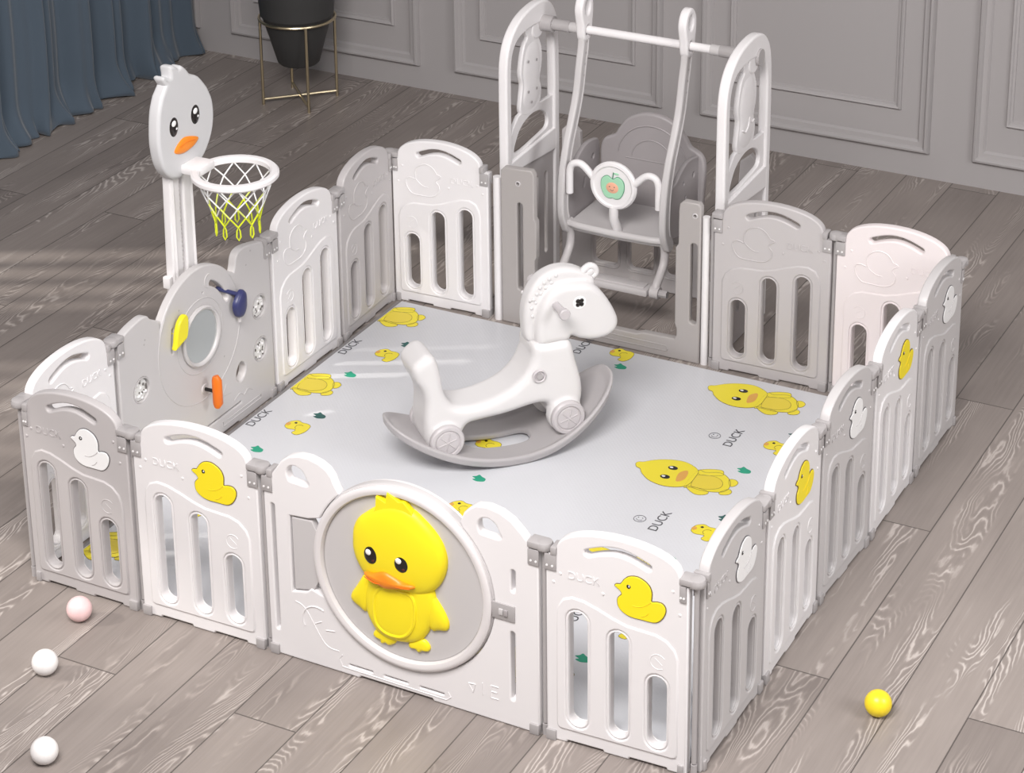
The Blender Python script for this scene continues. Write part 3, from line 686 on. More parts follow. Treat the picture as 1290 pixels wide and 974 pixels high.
for i, (cx, cz) in enumerate(win):
    its = [(xf(lathe([(.0365, -T), (.0365, T), (.034, T), (.034, -T), (.0365, -T)], 28, 'Y'), Matrix.Translation((cx, 0, cz))), 'lgrey')]
    its.append((xf(lathe([(.0001, -.008), (.030, -.006), (.035, 0), (.030, .006), (0, .008)], 24, 'Y'), Matrix.Translation((cx, 0, cz))), 'bead'))
    for k in range(22):
        a = rng.uniform(0, 2*PI); r = .029*math.sqrt(rng.random())
        its.append((sphere((cx+r*math.cos(a), .007, cz+r*math.sin(a)), rng.uniform(.003, .0052), 5, (1, .6, 1)), 'beadark' if k % 3 == 0 else 'dot'))
    part('bead_window', its, act, 'round window of pale and dark beads')
part('slider_knob', [(puff(catmull([(U(.952), .405), (U(.935), .420), (U(.915), .412), (U(.895), .385), (U(.905), .350), (U(.930), .338), (U(.950), .360)], 5), .020, T+.012, 6, side=1, power=.4, lift=.006), 'navy'),
     (tube([(track[4][0], -.004, track[4][1]), (U(.93), T+.016, .405)], .0065, 10), 'navy'), (tube([(U(.928), T+.010, .345), (U(.928), T+.012, .322)], .006, 8), 'lgrey')], act, 'navy blue slider knob')
fish = [(U(.672), .452), (U(.655), .462), (U(.632), .448), (U(.618), .420), (U(.612), .395), (U(.606), .376), (U(.622), .378), (U(.640), .384), (U(.664), .392), (U(.672), .420)]
part('toy_knob', [(plate([catmull(fish, 4)], T+.006, T+.022, .005, 3), 'yellowp'), (tube([(U(.63), -.004, .41), (U(.64), T+.010, .415)], .005, 8), 'yellowp')], act, 'yellow knob left of the mirror')
part('crank_handle', [(tube([(U(.755), T+.040, .235), (U(.755), T+.044, .222), (U(.755), T+.044, .150), (U(.755), T+.040, .138)], .0125, 12, radii=[.009, .0145, .0145, .009]), 'orangep'),
     (tube([(U(.755), T-.002, .186), (U(.755), T+.040, .186)], .0055, 8), 'black'), (xf(lathe([(.0001, 0), (.016, 0), (.013, .004), (0, .005)], 16, 'Y'), Matrix.Translation((U(.755), T-.001, .186)) @ Matrix.Rotation(PI, 4, 'Z')), 'lgrey')], act, 'orange crank handle on a dark shaft')
add_hinges(act, w)

# ------------------------------------------------------------------ basketball hoop
hoop = thing('basketball_hoop', 'white duck-headed basketball hoop on a slotted post behind the grey activity board', 'basketball hoop', (-.016, .790, 0), PI/2)
# local x = world y - .79, local -y = world +x
hc = .790
def HY(y): return y-hc
XB = .016    # local y of the back plane (world x = -.016 - y)
post = [(HY(.722), .0), (HY(.838), .0), (HY(.838), .43), (HY(.842), .845), (HY(.735), .845), (HY(.722), .43)]
pslot = [(HY(.776), .50)]+[(HY(.776+(0.004 if k % 2 else 0)), .50+.012*k) for k in range(27)]+[(HY(.791), .815)]+[(HY(.791), .50)]
pslot = band([(HY(.783), .50), (HY(.785), .83)], .017)
its = [(plate([post, pslot], .018, .046, .006, 3), 'white')]
for s in (-1, 1):
    its.append((stroke([(HY(.783+s*.046), .06), (HY(.787+s*.044), .82)], .0200, .006), 'white'))
for k in range(22):
    z = .53+.0128*k; its.append((box(HY(.774), HY(.7795), .022, .042, z, z+.005, 0), 'white')); 
part('post', its, hoop)
part('height_clip', [(box(HY(.706), HY(.722), .020, .044, .50, .535, .003), 'white')], hoop)
HH = [(0.7223, 1.0976), (0.7103, 1.1162), (0.716, 1.1259), (0.7429, 1.1151), (0.7412, 1.1436), (0.7642, 1.1429), (0.7819, 1.1292), (0.7962, 1.1323), (0.8185, 1.1142), (0.8336, 1.0967), (0.8722, 1.0757), (0.9079, 1.0349), (0.9285, 0.9919), (0.9317, 0.9426), (0.9195, 0.8984), (0.8964, 0.8642), (0.8697, 0.840), (0.8306, 0.8259), (0.7901, 0.8197), (0.7452, 0.8197), (0.7096, 0.8399), (0.6826, 0.8783), (0.6705, 0.9335), (0.6715, 0.9818), (0.6807, 1.0351), (0.6983, 1.0737)]
HH = [(HY(a), b) for a, b in HH]
hd = part('head', [(plate([catmull(HH[:12], 3, False)+catmull(HH[11:], 4, False)[1:]], -.002, .036, .010, 4), 'hoophead')], hoop)
def eye2(cx, cz, rx, rz):
    its = [(puff(circ(cx, cz, rx, 28, rz), .003, -.002, 4), 'black')]
    its.append((puff(circ(cx-.10*rx, cz+.40*rz, rx*.5, 16, rz*.32), .002, -.0045, 3), 'eyewhite'))
    its.append((puff(circ(cx+.45*rx, cz-.25*rz, rx*.2, 12, rz*.13), .001, -.0045, 3), 'eyewhite')); return its
part('eye', eye2(HY(.7406), .974, .020, .0275), hd, 'black eye with white highlight')
part('eye', eye2(HY(.8416), .976, .020, .0275), hd, 'black eye with white highlight')
HB = [(HY(a), b) for a, b in [(0.7393, 0.8974), (0.7387, 0.9096), (0.7661, 0.9264), (0.7951, 0.9279), (0.8447, 0.9095), (0.8355, 0.8954), (0.8056, 0.8882), (0.7717, 0.8868)]]
part('beak', [(puff(catmull(HB, 4), .007, -.002, 5, power=.5, lift=.002), 'orange'), (stroke(catmull([(HY(.755), .911), (HY(.79), .915), (HY(.825), .909)], 4, False), -.0085, .001), 'orangep')], hd, 'orange beak')
RC = (HY(.802), -.150, .842); RR = .107
its = [(xf(lathe([(RR-.011, -.006), (RR-.006, -.009), (RR+.008, -.009), (RR+.013, -.004), (RR+.013, .005), (RR+.008, .010), (RR-.006, .010), (RR-.011, .006), (RR-.011, -.006)], 56), Matrix.Translation(RC)), 'white')]
its.append((box(RC[0]-.042, RC[0]+.036, -.062, .0, .829, .856, .006), 'white'))
part('rim', its, hoop)
nl = [(0, .102, -.006), (1, .094, -.040), (2, .080, -.072), (3, .069, -.104), (4, .062, -.132), (5, .060, -.155)]
white, yel = [], []
NS = 10
for k in range(NS):
    for sgn in (-1, 1):
        p = []
        for j, r, dz in nl[:5]:
            a = 2*PI*(k+sgn*j*.5)/NS
            p.append((RC[0]+r*math.cos(a), RC[1]+r*math.sin(a), RC[2]+dz))
        # subdivide straight cords
        white.append((tube(p[:4], .0021, 5), 'netwhite')); yel.append((tube(p[2:5], .0024, 5), 'netyellow') if sgn > 0 else (tube(p[3:5], .0024, 5), 'netyellow'))
    a = 2*PI*k/NS
    c = (RC[0]+.062*math.cos(a), RC[1]+.062*math.sin(a)); t = (-math.sin(a), math.cos(a))
    loop = [(c[0]+t[0]*q*.007, c[1]+t[1]*q*.007, RC[2]+z) for q, z in ((0, -.130), (-.6, -.142), (-.8, -.160), (0, -.170), (.8, -.160), (.6, -.142))]
    yel.append((tube(loop, .0023, 5, True), 'netyellow'))
net = part('net', white, hoop, 'net of white cord with yellow lower end')
part('net_fringe', yel, net, 'yellow cord loops')

# ------------------------------------------------------------------ swing frame
(ax, ay), (bx, by) = (.375, J['B1'][1]), J['B2']
SW = bx-ax
sf = thing('swing_set', 'swing set of two white arched sides, a white top bar and grey threshold', 'swing set', (ax, ay, 0), 0)
YB = 2.282-ay     # depth of the frame behind the fence line
fr = [(.018, .001), (SW-.036, .001), (SW-.036, .515), (SW-.044, .525), (.630, .525), (.618, .515), (.615, .490), (.615, .385), (.606, .372), (.606, .120), (.612, .105), (.612, .082), (.606, .068), (.500, .066), (.480, .058), (.175, .058), (.140, .066), (.133, .085), (.133, .230), (.139, .240), (.139, .360), (.132, .370), (.132, .515), (.122, .528), (.028, .524), (.018, .512)]
hl = [slot(.083, .120, .415, .0095), slot(.665, .130, .395, .0115), circ(.078, .478, .005, 12), circ(.668, .485, .005, 12)]
its = [(plate([fr]+hl, -T, T, .004, 3), 'taupe')]
its.append((stroke([(.16, .040), (.58, .040), (.585, .030), (.58, .022), (.16, .022), (.155, .030)], -T-.0002, .0018, True), 'taupe'))
for q in ((.078, .478), (.668, .485)):
    its.append((xf(lathe([(.0055, 0), (.0095, 0), (.0085, .002), (.0055, .002), (.0055, 0)], 16, 'Y'), Matrix.Translation((q[0], -T, q[1]))), 'lgrey'))
part('front_threshold', its, sf, 'taupe grey front frame with low sill')
# side plates: local mesh plane x->world y
b = ay
OUT = [(1.894, .505), (1.893, .62), (1.893, .75), (1.896, .83), (1.912, .884), (1.946, .926), (2.000, .956), (2.070, .971), (2.140, .971), (2.195, .950), (2.232, .905), (2.248, .84), (2.252, .76), (2.253, .65), (2.253, .505)]
INN = [(1.926, .500), (1.926, .62), (1.926, .75), (1.929, .825), (1.944, .868), (1.975, .893), (2.020, .903), (2.080, .905), (2.135, .900), (2.180, .885), (2.205, .850), (2.216, .80), (2.218, .72), (2.219, .62), (2.219, .500)]
def side(xc, right):
    Rm = Matrix.Translation((xc, 0, 0)) @ Matrix.Rotation(PI/2, 4, 'Z')      # local x -> +y, front(-y) -> +x
    sh = lambda l: [(p[0]-b, p[1]) for p in l]
    o = catmull(sh(OUT), 5, False); i_ = catmull(sh(INN), 5, False)
    its = [(plate([o+i_[::-1]], -.0155, .0155, .007, 4), 'white')]
    # thin web: hanger above the figure, figure, and the slanted bars round the lower opening
    fig = [(2.040, .905), (2.050, .875), (2.030, .858), (2.012, .82), (2.002, .77), (2.012, .73), (2.004, .69), (1.998, .655), (2.012, .632), (2.05, .620), (2.10, .622), (2.132, .640), (2.142, .68), (2.130, .715), (2.145, .76), (2.146, .81), (2.128, .85), (2.112, .872), (2.120, .905)]
    its.append((plate([catmull(sh(fig), 4)], -.008, .008, .004, 2), 'white'))
    for s in (-1, 1): its.append((puff(catmull(sh([(2.055, .850), (2.028, .82), (2.016, .77), (2.022, .72), (2.014, .67), (2.05, .635), (2.10, .636), (2.130, .675), (2.118, .715), (2.132, .76), (2.130, .81), (2.105, .850)]), 4), .007, s*.0075, 5, side=s, power=.6), 'white'))
    web = [(1.915, .500), (1.915, .560), (1.950, .608), (1.985, .636), (2.03, .645), (2.10, .643), (2.15, .632), (2.235, .628), (2.235, .500)]
    hol = catmull(sh([(1.955, .528), (1.972, .565), (2.005, .595), (2.060, .612), (2.120, .610), (2.165, .590), (2.188, .560), (2.180, .535), (2.145, .528), (2.08, .522), (2.00, .516)]), 5)
    its.append((plate([sh(web), hol], -.007, .007, .003, 2), 'white'))
    its.append((plate([sh([(1.900, .470), (2.245, .440), (2.245, .518), (1.900, .506)])], -.0150, .0150, .006, 3), 'white'))
    its.append((plate([sh([(1.894, .001), (1.926, .001), (1.926, .515), (1.894, .515)])], -.0155, .0155, .006, 3), 'white'))
    its.append((plate([sh([(2.222, .001), (2.253, .001), (2.253, .515), (2.222, .515)])], -.0155, .0155, .006, 3), 'white'))
    hb2 = [(2.07+.040*math.cos(q), .888+.034*math.sin(q)) for q in [2*PI*k/24 for k in range(24)]]
    its.append((plate([sh([(x+.045, z) for x, z in hb2])], -.012, .012, .005, 3), 'white'))
    for s in (-1, 1):
        if right: its.append((stroke(catmull(sh([(2.03, .700), (2.05, .688), (2.07, .700), (2.08, .725), (2.095, .706), (2.115, .708)]), 4, False), s*.0140, .0024), 'white'))
        else:
            for q in ((2.04, .80), (2.095, .79), (2.04, .70), (2.095, .695), (2.06, .66)):
                d = lathe([(.0001, 0), (.005, .001), (0, .0015)], 10, 'Y')
                if s > 0: d.transform(Matrix.Rotation(PI, 4, 'Z'))
                its.append((xf(d, Matrix.Translation((q[0]-b, s*.0145, q[1]))), 'seatshadegrey'))
    me = join(its); me.transform(Rm)
    o_ = bpy.data.objects.new('side_arch', me); C.objects.link(o_); o_.parent = sf
    o_['label'] = 'white arched side with cut-out figure'
    lo = sh([(1.926, .001), (2.222, .001), (2.222, .445), (1.926, .470)])
    hl = [slot(x-b, .10, z, .011) for x, z in ((1.975, .40), (2.040, .395), (2.105, .390), (2.170, .385))]
    me = join([(plate([lo]+hl, -.007, .007, .003, 2), 'grey')]); me.transform(Rm)
    o_ = bpy.data.objects.new('side_wall', me); C.objects.link(o_); o_.parent = sf; o_['label'] = 'grey slotted lower side wall'
side(.0, False); side(SW, True)
for xx in (.0, SW-.0225):
    part('corner_tube', [(tube([(xx, .0, .0), (xx, .0, .484)], (.0135 if xx == 0 else .0115), 16), 'white')], sf, 'white upright tube')
for x0, x1 in ((-.006, .030), (SW-.050, SW-.014)):
    part('corner_bracket', [(box(x0, x1, .0125, .0390, .10, .13, .003), 'clip'), (box(x0, x1, .0125, .0390, .42, .45, .003), 'clip')], sf)
# bar with grey sockets
BY = 2.142-ay; BZ = .897
part('top_bar', [(tube([(.02, BY, BZ), (SW-.02, BY, BZ)], .0135, 20), 'white')], sf)
for s, x0 in ((1, .022), (-1, SW-.022)):
    part('bar_socket', [(tube([(x0-s*.045, BY, BZ), (x0+s*.030, BY, BZ)], .026, 22), 'clip'), (tube([(x0+s*.028, BY, BZ), (x0+s*.088, BY, BZ)], .0185, 20), 'clip'), (tube([(x0+s*.086, BY, BZ), (x0+s*.118, BY, BZ)], .0165, 20), 'lgrey')], sf, 'grey bar socket')
# rear lower wall
rw = [(.020, .001), (SW-.020, .001), (SW-.020, .50), (SW-.050, .53), (SW-.085, .50), (SW-.10, .25), (SW-.14, .205), (.14, .205), (.10, .25), (.085, .50), (.050, .53), (.020, .50)]
hl = [rrect(x, x+.085, .060, .170, .016) for x in (.135, .262, .389, .516)]
its = [(plate([rw]+hl, YB-.026, YB-.004, .004, 2), 'grey')]
for x in (.135, .262, .389, .516): its.append((stroke(rrect(x-.010, x+.095, .050, .180, .022), YB-.0265, .0022, True), 'grey'))
part('rear_wall', its, sf, 'grey rear wall with rounded windows')

# ------------------------------------------------------------------ swing seat
swg = thing('toddler_swing', 'grey toddler swing seat hanging from the white bar, with apple steering handle', 'swing', (.705, 2.10, 0), 0)
def LX(x): return x-.705
def LY(y): return y-2.10
XL, XR = .532, .878
arm = [(2.142, .920), (2.136, .85), (2.120, .79), (2.098, .70), (2.062, .62), (2.024, .545), (1.998, .46), (1.990, .38), (1.995, .33), (2.018, .285)]
for xx in (XL, XR):
    Rm = Matrix.Translation((LX(xx), 0, 0)) @ Matrix.Rotation(PI/2, 4, 'Z')
    ln = catmull([(LY(a), b) for a, b in arm], 5, False)
    body = band(ln, .042)
    its = [(plate([body, circ(LY(2.142), BZ, .0150, 20)], -.0115, .0115, .006, 3), 'lgrey')]
    its.append((stroke([(a+.010, b) for a, b in ln[3:-4]], -.0105, .0035), 'lgrey')); its.append((stroke([(a+.010, b) for a, b in ln[3:-4]], .0105, .0035), 'lgrey'))
    ring_o = catmull([(LY(2.120), .868), (LY(2.108), .92), (LY(2.098), .97), (LY(2.112), 1.005), (LY(2.140), 1.018), (LY(2.168), 1.005), (LY(2.182), .97), (LY(2.176), .92), (LY(2.164), .868)], 5)
    its.append((plate([ring_o, circ(LY(2.142), BZ, .0150, 20), circ(LY(2.14), .972, .018, 24, .024)], -.014, .014, .007, 3), 'white'))
    for k in range(4):
        for s in (-1, 1):
            d = lathe([(.0001, 0), (.0045, 0), (0, .001)], 10, 'Y')
            if s > 0: d.transform(Matrix.Rotation(PI, 4, 'Z'))
            its.append((xf(d, Matrix.Translation((LY(2.137-.006*k), s*.0115, .86-.035*k))), 'clip'))
    me = join(its); me.transform(Rm); o_ = bpy.data.objects.new('hanger_arm', me); C.objects.link(o_); o_.parent = swg
# seat pan
def pan():
    sx0, sx1 = LX(XL)+.008, LX(XR)-.008
    o = [(sx0+.012, LY(2.235)), (sx0, LY(2.20)), (sx0, LY(2.03)), (sx0+.006, LY(2.008)), (sx0+.04, LY(2.000)), (0, LY(1.994)), (sx1-.04, LY(2.000)), (sx1-.006, LY(2.008)), (sx1, LY(2.03)), (sx1, LY(2.20)), (sx1-.012, LY(2.235))]
    its = [(plate([o], .278, .305, .009, 4, flat=True), 'lgrey')]
    its.append((tube([(a, b, .300) for a, b in o[2:9]], .012, 10), 'lgrey'))
    return its
part('seat', pan(), swg)
dome = [(-.172, .295), (.172, .295), (.178, .40), (.180, .47), (.170, .505), (.150, .520), (.130, .530), (.115, .555), (.085, .592), (.040, .614), (0, .619), (-.040, .614), (-.085, .592), (-.115, .555), (-.130, .530), (-.150, .520), (-.170, .505), (-.180, .47), (-.178, .40)]
dl = [dome[0], dome[1]]+catmull(dome[1:]+[dome[0]], 4, False)[1:-1]
dl = [(a+.022, b) for a, b in dl]
yb_ = LY(2.225)
its = [(plate([dl], yb_, yb_+.024, .008, 3), 'seatshadegrey')]
its.append((stroke([(a+.022, b) for a, b in arc(0, .46, .118, 8, 172, 24, .118)], yb_-.0002, .0026), 'seatshadegrey'))
its.append((stroke([(a+.022, b) for a, b in arc(0, .46, .070, 8, 172, 20)], yb_-.0002, .0022), 'seatshadegrey'))
its.append((stroke([(-.09+.022, .46), (.09+.022, .46)], yb_-.0002, .0020), 'seatshadegrey'))
part('backrest', its, swg)
gl = catmull([(LY(2.005), .35), (LY(2.000), .43), (LY(2.022), .468), (LY(2.060), .478), (LY(2.098), .500), (LY(2.145), .516), (LY(2.200), .512), (LY(2.235), .494), (LY(2.238), .40), (LY(2.20), .300), (LY(2.05), .296)], 5)
for xx in (XL, XR):
    Rm = Matrix.Translation((LX(xx), 0, 0)) @ Matrix.Rotation(PI/2, 4, 'Z')
    me = join([(plate([gl, circ(LY(2.190), .458, .009, 16), band([(LY(2.125), .38), (LY(2.130), .405)], .010), circ(LY(2.115), .455, .005, 12)], -.008, .008, .004, 3), 'seatshadegrey')]); me.transform(Rm)
    o_ = bpy.data.objects.new('side_guard', me); C.objects.link(o_); o_.parent = swg
# foot rest
lg = [(2.012, .295), (2.022, .260), (2.015, .222), (1.985, .190), (1.962, .172), (1.952, .150)]
for xx in (XL+.012, XR-.012):
    part('footrest_arm', [(tube([(LX(xx), LY(a), b) for a, b in catmull(lg, 4, False)], .0135, 12), 'grey'), (tube([(LX(xx)-.014, LY(1.955), .150), (LX(xx)+.014, LY(1.955), .150)], .020, 18), 'grey'), (tube([(LX(xx)+.012, LY(1.955), .150), (LX(xx)+.040, LY(1.955), .150)], .012, 8), 'clip')], swg)
part('footrest', [(box(LX(XL)+.030, LX(XR)-.030, LY(1.93), LY(1.99), .138, .162, .007), 'grey'), (box(LX(XL)+.045, LX(XR)-.045, LY(1.940), LY(1.980), .158, .166, .003), 'grey')], swg)
# handle with round medallion
MCX, MCZ, MY = LX(.707), .464, LY(1.990)
its = [(xf(lathe([(.0001, -.010), (.070, -.010), (.078, -.004), (.079, .004), (.074, .011), (.067, .012), (.062, .008), (0, .008)], 40, 'Y'), Matrix.Translation((MCX, MY, MCZ))), 'white')]
for s in (-1, 1):
    hp = catmull([(s*.070, .015), (s*.098, .042), (s*.118, .052), (s*.140, .046), (s*.150, .025), (s*.151, -.010), (s*.151, -.052)], 5, False)
    its.append((tube([(MCX+a, MY, MCZ+b) for a, b in hp], .0115, 12), 'white'))
its.append((tube([(MCX, MY, MCZ-.07), (MCX, MY, MCZ-.11), (MCX+.002, LY(2.015), MCZ-.158)], .015, 14), 'white'))
hb = part('handle', its, swg, 'white handle bar with round hub')
ya = MY-.008
its = [(plate([catmull([(MCX+a, MCZ+b) for a, b in ((0, .024), (.018, .033), (.036, .020), (.038, -.008), (.026, -.034), (.010, -.040), (0, -.037), (-.010, -.040), (-.026, -.034), (-.038, -.008), (-.036, .020), (-.018, .033))], 4)], ya-.004, ya+.001, .0015, 2), 'apple')]
its.append((stroke(catmull([(MCX+a, MCZ+b) for a, b in ((0, .024), (.018, .033), (.036, .020), (.038, -.008), (.026, -.034), (.010, -.040), (0, -.037), (-.010, -.040), (-.026, -.034), (-.038, -.008), (-.036, .020), (-.018, .033))], 4), ya-.001, .0018, True), 'appleline'))
its.append((puff(circ(MCX, MCZ-.004, .022, 24, .019), .003, ya-.0035, 4), 'peach'))
for s in (-1, 1): its.append((puff(circ(MCX+s*.008, MCZ, .002, 10), .001, ya-.0065, 2), 'ink'))
its.append((stroke(arc(MCX, MCZ-.006, .006, 200, 340, 6), ya-.0065, .0008), 'ink'))
its.append((stroke([(MCX, MCZ+.026), (MCX+.003, MCZ+.046)], ya-.001, .0018), 'appleline')); its.append((puff(circ(MCX+.012, MCZ+.042, .009, 14, .004), .002, ya, 3), 'apple'))
part('apple_badge', its, hb, 'green apple badge with a small face')
# ------------------------------------------------------------------ rocking horse
HA = math.radians(48.5)
horse = thing('rocking_horse', 'white rocking horse with button eye on a grey rocker board in the playpen', 'rocking horse', (.75296, 1.09673, MZ-.0005), HA)
def remesh(items, vox, smooth, mat_):
    """weld solid pieces into one rounded body"""
    bm = bmesh.new()
    for me in items: bm.from_mesh(me)
    me = bpy.data.meshes.new('r'); bm.to_mesh(me); bm.free()
    o = bpy.data.objects.new('r', me)
    r = o.modifiers.new('r', 'REMESH'); r.mode = 'VOXEL'; r.voxel_size = vox; r.use_smooth_shade = True
    s = o.modifiers.new('s', 'SMOOTH'); s.factor = .5; s.iterations = smooth
    out = obj_to_mesh(o); bpy.data.meshes.remove(me)
    for p in out.polygons: p.use_smooth = True
    return out
bodyp = [(-.2150, .3480), (-.1960, .3500), (-.1780, .3350), (-.1650, .2850), (-.1580, .2350), (-.1400, .1960), (-.1150, .1800), (-.0705, .1760), (-.0142, .1840), (.0424, .2060), (.0800, .2400), (.1020, .2850), (.1080, .3240), (.16, .3230), (.2150, .3190), (.2320, .2620), (.2440, .2168), (.2520, .1750), (.2500, .1300), (.2300, .0850), (.1850, .0750), (.1550, .1000), (.1450, .1350), (.1200, .1430), (.086, .1400), (.0224, .1300), (-.0500, .1250), (-.0900, .1200), (-.1080, .0950), (-.1300, .0600), (-.1800, .0550), (-.2120, .0850), (-.2160, .1400), (-.2120, .2000), (-.2200, .2429), (-.2390, .2800), (-.2460, .3200)]
core = plate([catmull(bodyp, 4)], -.068, .068, .024, 5)
bits = [core]
for s in (-1, 1):
    for (a, b, r) in ((-.163, .095, .050), (.196, .099, .052)):
        bits.append(xf(lathe([(.0001, -.020), (r, -.020), (r, .010), (r-.006, .016), (0, .016)], 36, 'Y'), Matrix.Translation((a, s*.064, b)) @ (Matrix.Identity(4) if s < 0 else Matrix.Rotation(PI, 4, 'Z'))))
me = remesh(bits, .0045, 9, 'horse')
hb_ = part('body', [(me, 'horse')], horse)
for s in (-1, 1):
    for (a, b) in ((-.163, .095), (.196, .099)):
        R = Matrix.Identity(4) if s < 0 else Matrix.Rotation(PI, 4, 'Z')
        its = [(xf(lathe([(.0001, 0), (.047, 0), (.050, .003), (.050, .015), (.046, .020), (.038, .020), (.036, .016), (.034, .016), (.032, .019), (0, .019)], 36, 'Y'), R), 'hub')]
        for k in range(3):
            an = PI*k/3+.3
            d = tube([(-.027*math.cos(an), -.019, -.027*math.sin(an)), (.027*math.cos(an), -.019, .027*math.sin(an))], .0022, 6); its.append((xf(d, R), 'hub'))
        part('wheel', its, horse, 'grey decorative wheel', M4=Matrix.Translation((a, s*.076, b)))
its = []
for s in (-1, 1):
    R = Matrix.Translation((.118, s*.0675, .234)) @ (Matrix.Identity(4) if s < 0 else Matrix.Rotation(PI, 4, 'Z'))
    part('bolt', [(xf(lathe([(.0001, -.003), (.0205, -.003), (.0205, .004), (.017, .006), (.0140, .003), (.0140, .001), (0, .001)], 24, 'Y'), R.copy()), 'hub'), (xf(lathe([(.0001, .001), (.0100, .001), (.0100, .006), (0, .006)], 6, 'Y'), R.copy()), 'clip')], horse, 'round grey bolt')
mane = [(.1034, .3205), (.0927, .3765), (.0950, .4268), (.1100, .4720), (.1366, .5070), (.1729, .5250), (.2090, .5290), (.2495, .5190), (.285, .4980), (.305, .475), (.29, .44), (.22, .36), (.16, .318)]
headp = [(.1240, .3190), (.1183, .3659), (.1282, .421), (.145, .4559), (.1697, .4803), (.2049, .4894), (.2442, .4864), (.2797, .4785), (.3082, .4569), (.3369, .4169), (.3586, .3737), (.3648, .3477), (.3566, .3249), (.3289, .3076), (.287, .3050), (.2481, .3149), (.2230, .3290), (.2160, .3180), (.1690, .3160)]
h1 = plate([catmull(mane, 5)], -.028, .028, .016, 4); h2 = plate([catmull(headp, 5)], -.058, .058, .022, 5)
me = remesh([h1, h2], .0042, 3, 'white')
hd = part('head', [(me, 'horse')], horse)
seam = [(.112, .3215), (.135, .3175), (.17, .316), (.205, .318), (.218, .322)]
dots = []
for i, (a, b) in enumerate([(.128, .465), (.138, .483), (.150, .495), (.165, .505), (.118, .45), (.112, .425), (.125, .44), (.14, .465), (.155, .480), (.172, .492), (.115, .40), (.185, .512), (.108, .45)]):
    for s in (-1, 1): dots.append((sphere((a, s*.0285, b), .0055, 6, (1, .5, 1)), 'horse'))
for d_, m_ in dots: part('mane_bump', [(d_, m_)], hd)
for s in (-1, 1):
    its = [(tube([(.173, s*.050, .437), (.173, s*.118, .437)], .0115, 16), 'hub'), (xf(lathe([(.0001, 0), (.0155, 0), (.0165, .003), (.0165, .012), (.014, .015), (0, .0155)], 12, 'Y'), Matrix.Translation((.173, s*.112, .437)) @ (Matrix.Identity(4) if s < 0 else Matrix.Rotation(PI, 4, 'Z'))), 'hub')]
    part('hand_grip', its, horse, 'grey hand grip')
for s in (-1, 1):
    R = Matrix.Translation((.243, s*.0555, .433)) @ (Matrix.Identity(4) if s < 0 else Matrix.Rotation(PI, 4, 'Z'))
    its = [(xf(lathe([(.0001, 0), (.0205, 0), (.0195, .003), (0, .004)], 24, 'Y'), R.copy()), 'eyewhite')]
    for k in range(4):
        a = PI/4+k*PI/2; its.append((xf(sphere((.0078*math.cos(a), -.0045, .0078*math.sin(a)), .0066, 7, (1, .4, 1)), R.copy()), 'black'))
    its.append((xf(sphere((0, -.0045, 0), .0050, 7, (1, .4, 1)), R.copy()), 'black'))
    part('eye', its, hd, 'black four-lobed button eye on a white disc')
its = [(tube([(a, -.012, b) for a, b in catmull([(.262, .490), (.276, .508), (.292, .516), (.306, .508), (.309, .493), (.298, .484)], 4, False)], .0105, 12), 'horse'), (sphere((.291, -.008, .499), .0175, 12, (1, .9, 1)), 'horse')]
part('forelock', its, hd, 'curled round forelock')
# rocker board: a rounded slab with a raised lip and a slot, bent to the rocker's arc
s0, s1 = -.312, .358; mid = (s0+s1)/2; half = (s1-s0)/2
outl = [(mid+half*math.copysign(abs(math.cos(a))**(2/2.9), math.cos(a)), .128*math.copysign(abs(math.sin(a))**(2/2.5), math.sin(a))) for a in [2*PI*k/120 for k in range(120)]]
slot_ = rrect(-.085, .110, -.036, .036, .030, 6)
slab = plate([outl, slot_], 0, .020, .006, 3, flat=True)
lip = tube([(a*1.0-(a-mid)*.02, b*.955, .020) for a, b in outl], .0085, 10, True)
me = remesh([slab, lip], .0040, 3, 'rocker')
for v in me.vertices: v.co.z += (1.60 if v.co.x > .045 else 1.0)*(v.co.x-.045)**2+.0040
zm = min(v.co.z for v in me.vertices)
for v in me.vertices: v.co.z -= zm-.0010
part('rocker_board', [(me, 'rocker')], horse, 'grey curved rocker board')

# ------------------------------------------------------------------ loose balls
def ball(x, y, m, label):
    r = .032
    o = part('play_ball', [(sphere((0, 0, 0), r, 20), m)]); o.location = (x, y, r-.0005)
    tag(o, label, 'ball', 'plastic balls on the floor'); return o
ball(.235, -.118, 'ballpink', 'pale pink plastic ball on the floor near the front left corner')
ball(.303, -.343, 'ballwhite', 'white ball on the floor just in front of the pink ball')
ball(.520, -.624, 'ballwhite', 'white ball lowest in the bottom left corner of the photo')
ball(2.143, .398, 'ballyellow', 'yellow plastic ball on the floor outside the right side of the playpen')

# ------------------------------------------------------------------ planter and curtain
pl = thing('plant_stand', 'slim brass plant stand with crossed base near the back wall', 'plant stand', (-1.221, 3.213, 0), 0)
q = .1035; ZR = .345
its = []
for sx, sy in ((-1, -1), (1, -1), (1, 1), (-1, 1)):
    part('leg', [(tube([(sx*q, sy*q, 0), (sx*q, sy*q, ZR)], .0058, 10), 'brass')], pl)
part('ring', [(tube([(q*1.414*math.cos(a), q*1.414*math.sin(a), ZR) for a in [2*PI*i/48 for i in range(48)]], .0060, 8, True), 'brass')], pl)
for s in (-1, 1): part('cross_bar', [(tube([(-q, -s*q, .022), (q, s*q, .022)], .0052, 8), 'brass')], pl)
pot = part('plant_pot', [(lathe([(.0001, .158), (.074, .158), (.082, .166), (.108, .26), (.130, .335), (.1335, .345), (.1345, .352), (.142, .36), (.150, .46), (.152, .50), (.146, .50), (.140, .44), (.0001, .44)], 56), 'pot')], label=None)
pot.location = (-1.221, 3.213, 0); tag(pot, 'charcoal grey tapered pot resting in the brass stand ring', 'plant pot')
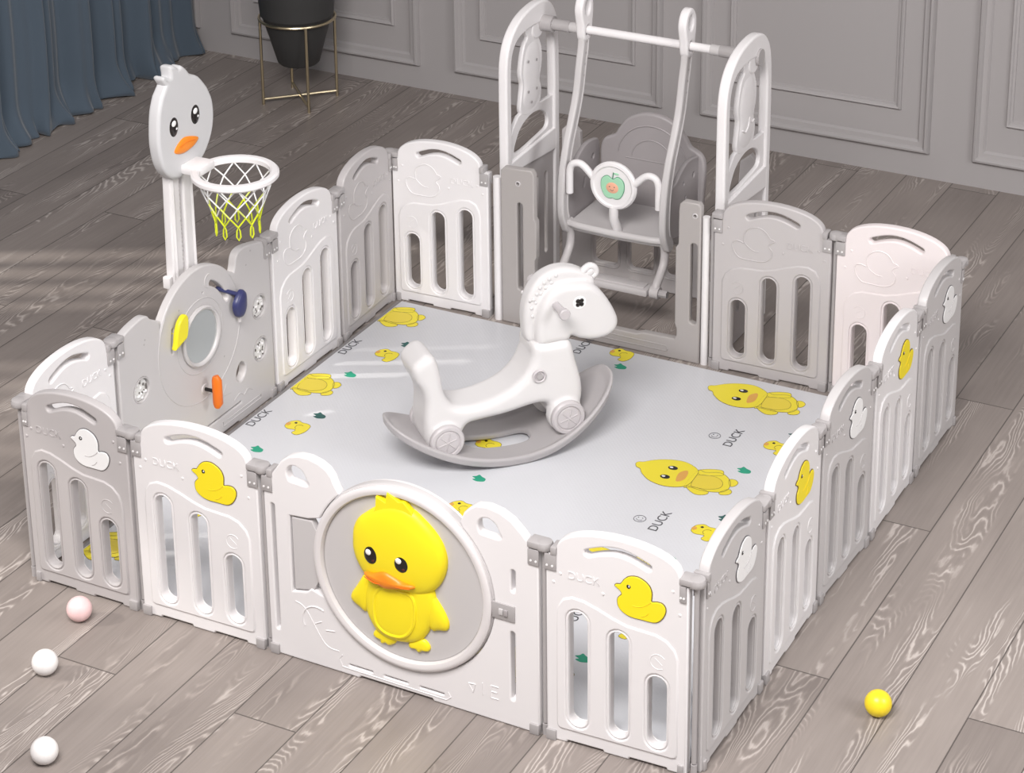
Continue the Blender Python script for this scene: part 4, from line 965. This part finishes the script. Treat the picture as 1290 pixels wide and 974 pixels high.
soil = part('soil', [(xf(lathe([(.0001, .438), (.139, .438), (.139, .452), (.09, .458), (0, .460)], 40), Matrix.Identity(4)), 'soil')], pot)
def curtain():
    bm = bmesh.new(); NU, NV = 420, 60; ya, yb2 = 1.30, 3.50; ZT = 2.45
    rg = random.Random(5); ph = [rg.uniform(0, 6.28) for _ in range(8)]
    G = []
    for i in range(NU+1):
        u = i/NU; y = ya+(yb2-ya)*u; col = []
        s = y*1.0
        fold = .55*math.sin(2*PI*s/.235+ph[0]+.9*math.sin(2*PI*s/.9+ph[1]))+.28*math.sin(2*PI*s/.135+ph[2]+math.sin(2*PI*s/.5))+.17*math.sin(2*PI*s/.071+ph[3])
        for j in range(NV+1):
            v = (j/NV)**1.6; z = .006+(ZT-.006)*v
            amp = .052*(1-.25*v)
            low = max(0, 1-z/.16)
            x = -1.925+amp*fold+low**2*(.045+.030*math.sin(2*PI*s/.31+ph[4])+.012*math.sin(2*PI*s/.06+ph[5]))
            yy = y+low**2*.022*math.sin(2*PI*s/.17+ph[6])+.004*math.sin(9*z+ph[7]+y*3)
            zz = z+low**1.2*.010*(1+math.sin(2*PI*s/.11+ph[1])) if j else .003+.004*(1+math.sin(2*PI*s/.09))
            col.append(bm.verts.new((x, yy, zz)))
        G.append(col)
    for i in range(NU):
        for j in range(NV): bm.faces.new((G[i][j], G[i+1][j], G[i+1][j+1], G[i][j+1]))
    me = bpy.data.meshes.new('c'); bm.to_mesh(me); bm.free()
    o = bpy.data.objects.new('c', me); sm = o.modifiers.new('s', 'SOLIDIFY'); sm.thickness = .003; sm.offset = 0
    out = obj_to_mesh(o); 
    for p in out.polygons: p.use_smooth = True
    return out
cu = thing('curtain', 'slate blue floor-length curtain hanging in folds at the left wall', 'curtain', (-1.9, 2.4, 0), 0)
part('cloth', [(xf(curtain(), Matrix.Translation((1.9, -2.4, 0))), 'curtain')], cu)
part('rod', [(tube([(-.025, -1.2, 2.47), (-.025, 1.10, 2.47)], .012, 12), 'brass'), (box(-.28, -.01, -1.15, -1.13, 2.455, 2.485, .002), 'brass'), (box(-.28, -.01, 1.05, 1.07, 2.455, 2.485, .002), 'brass')], cu, 'brass curtain rod')
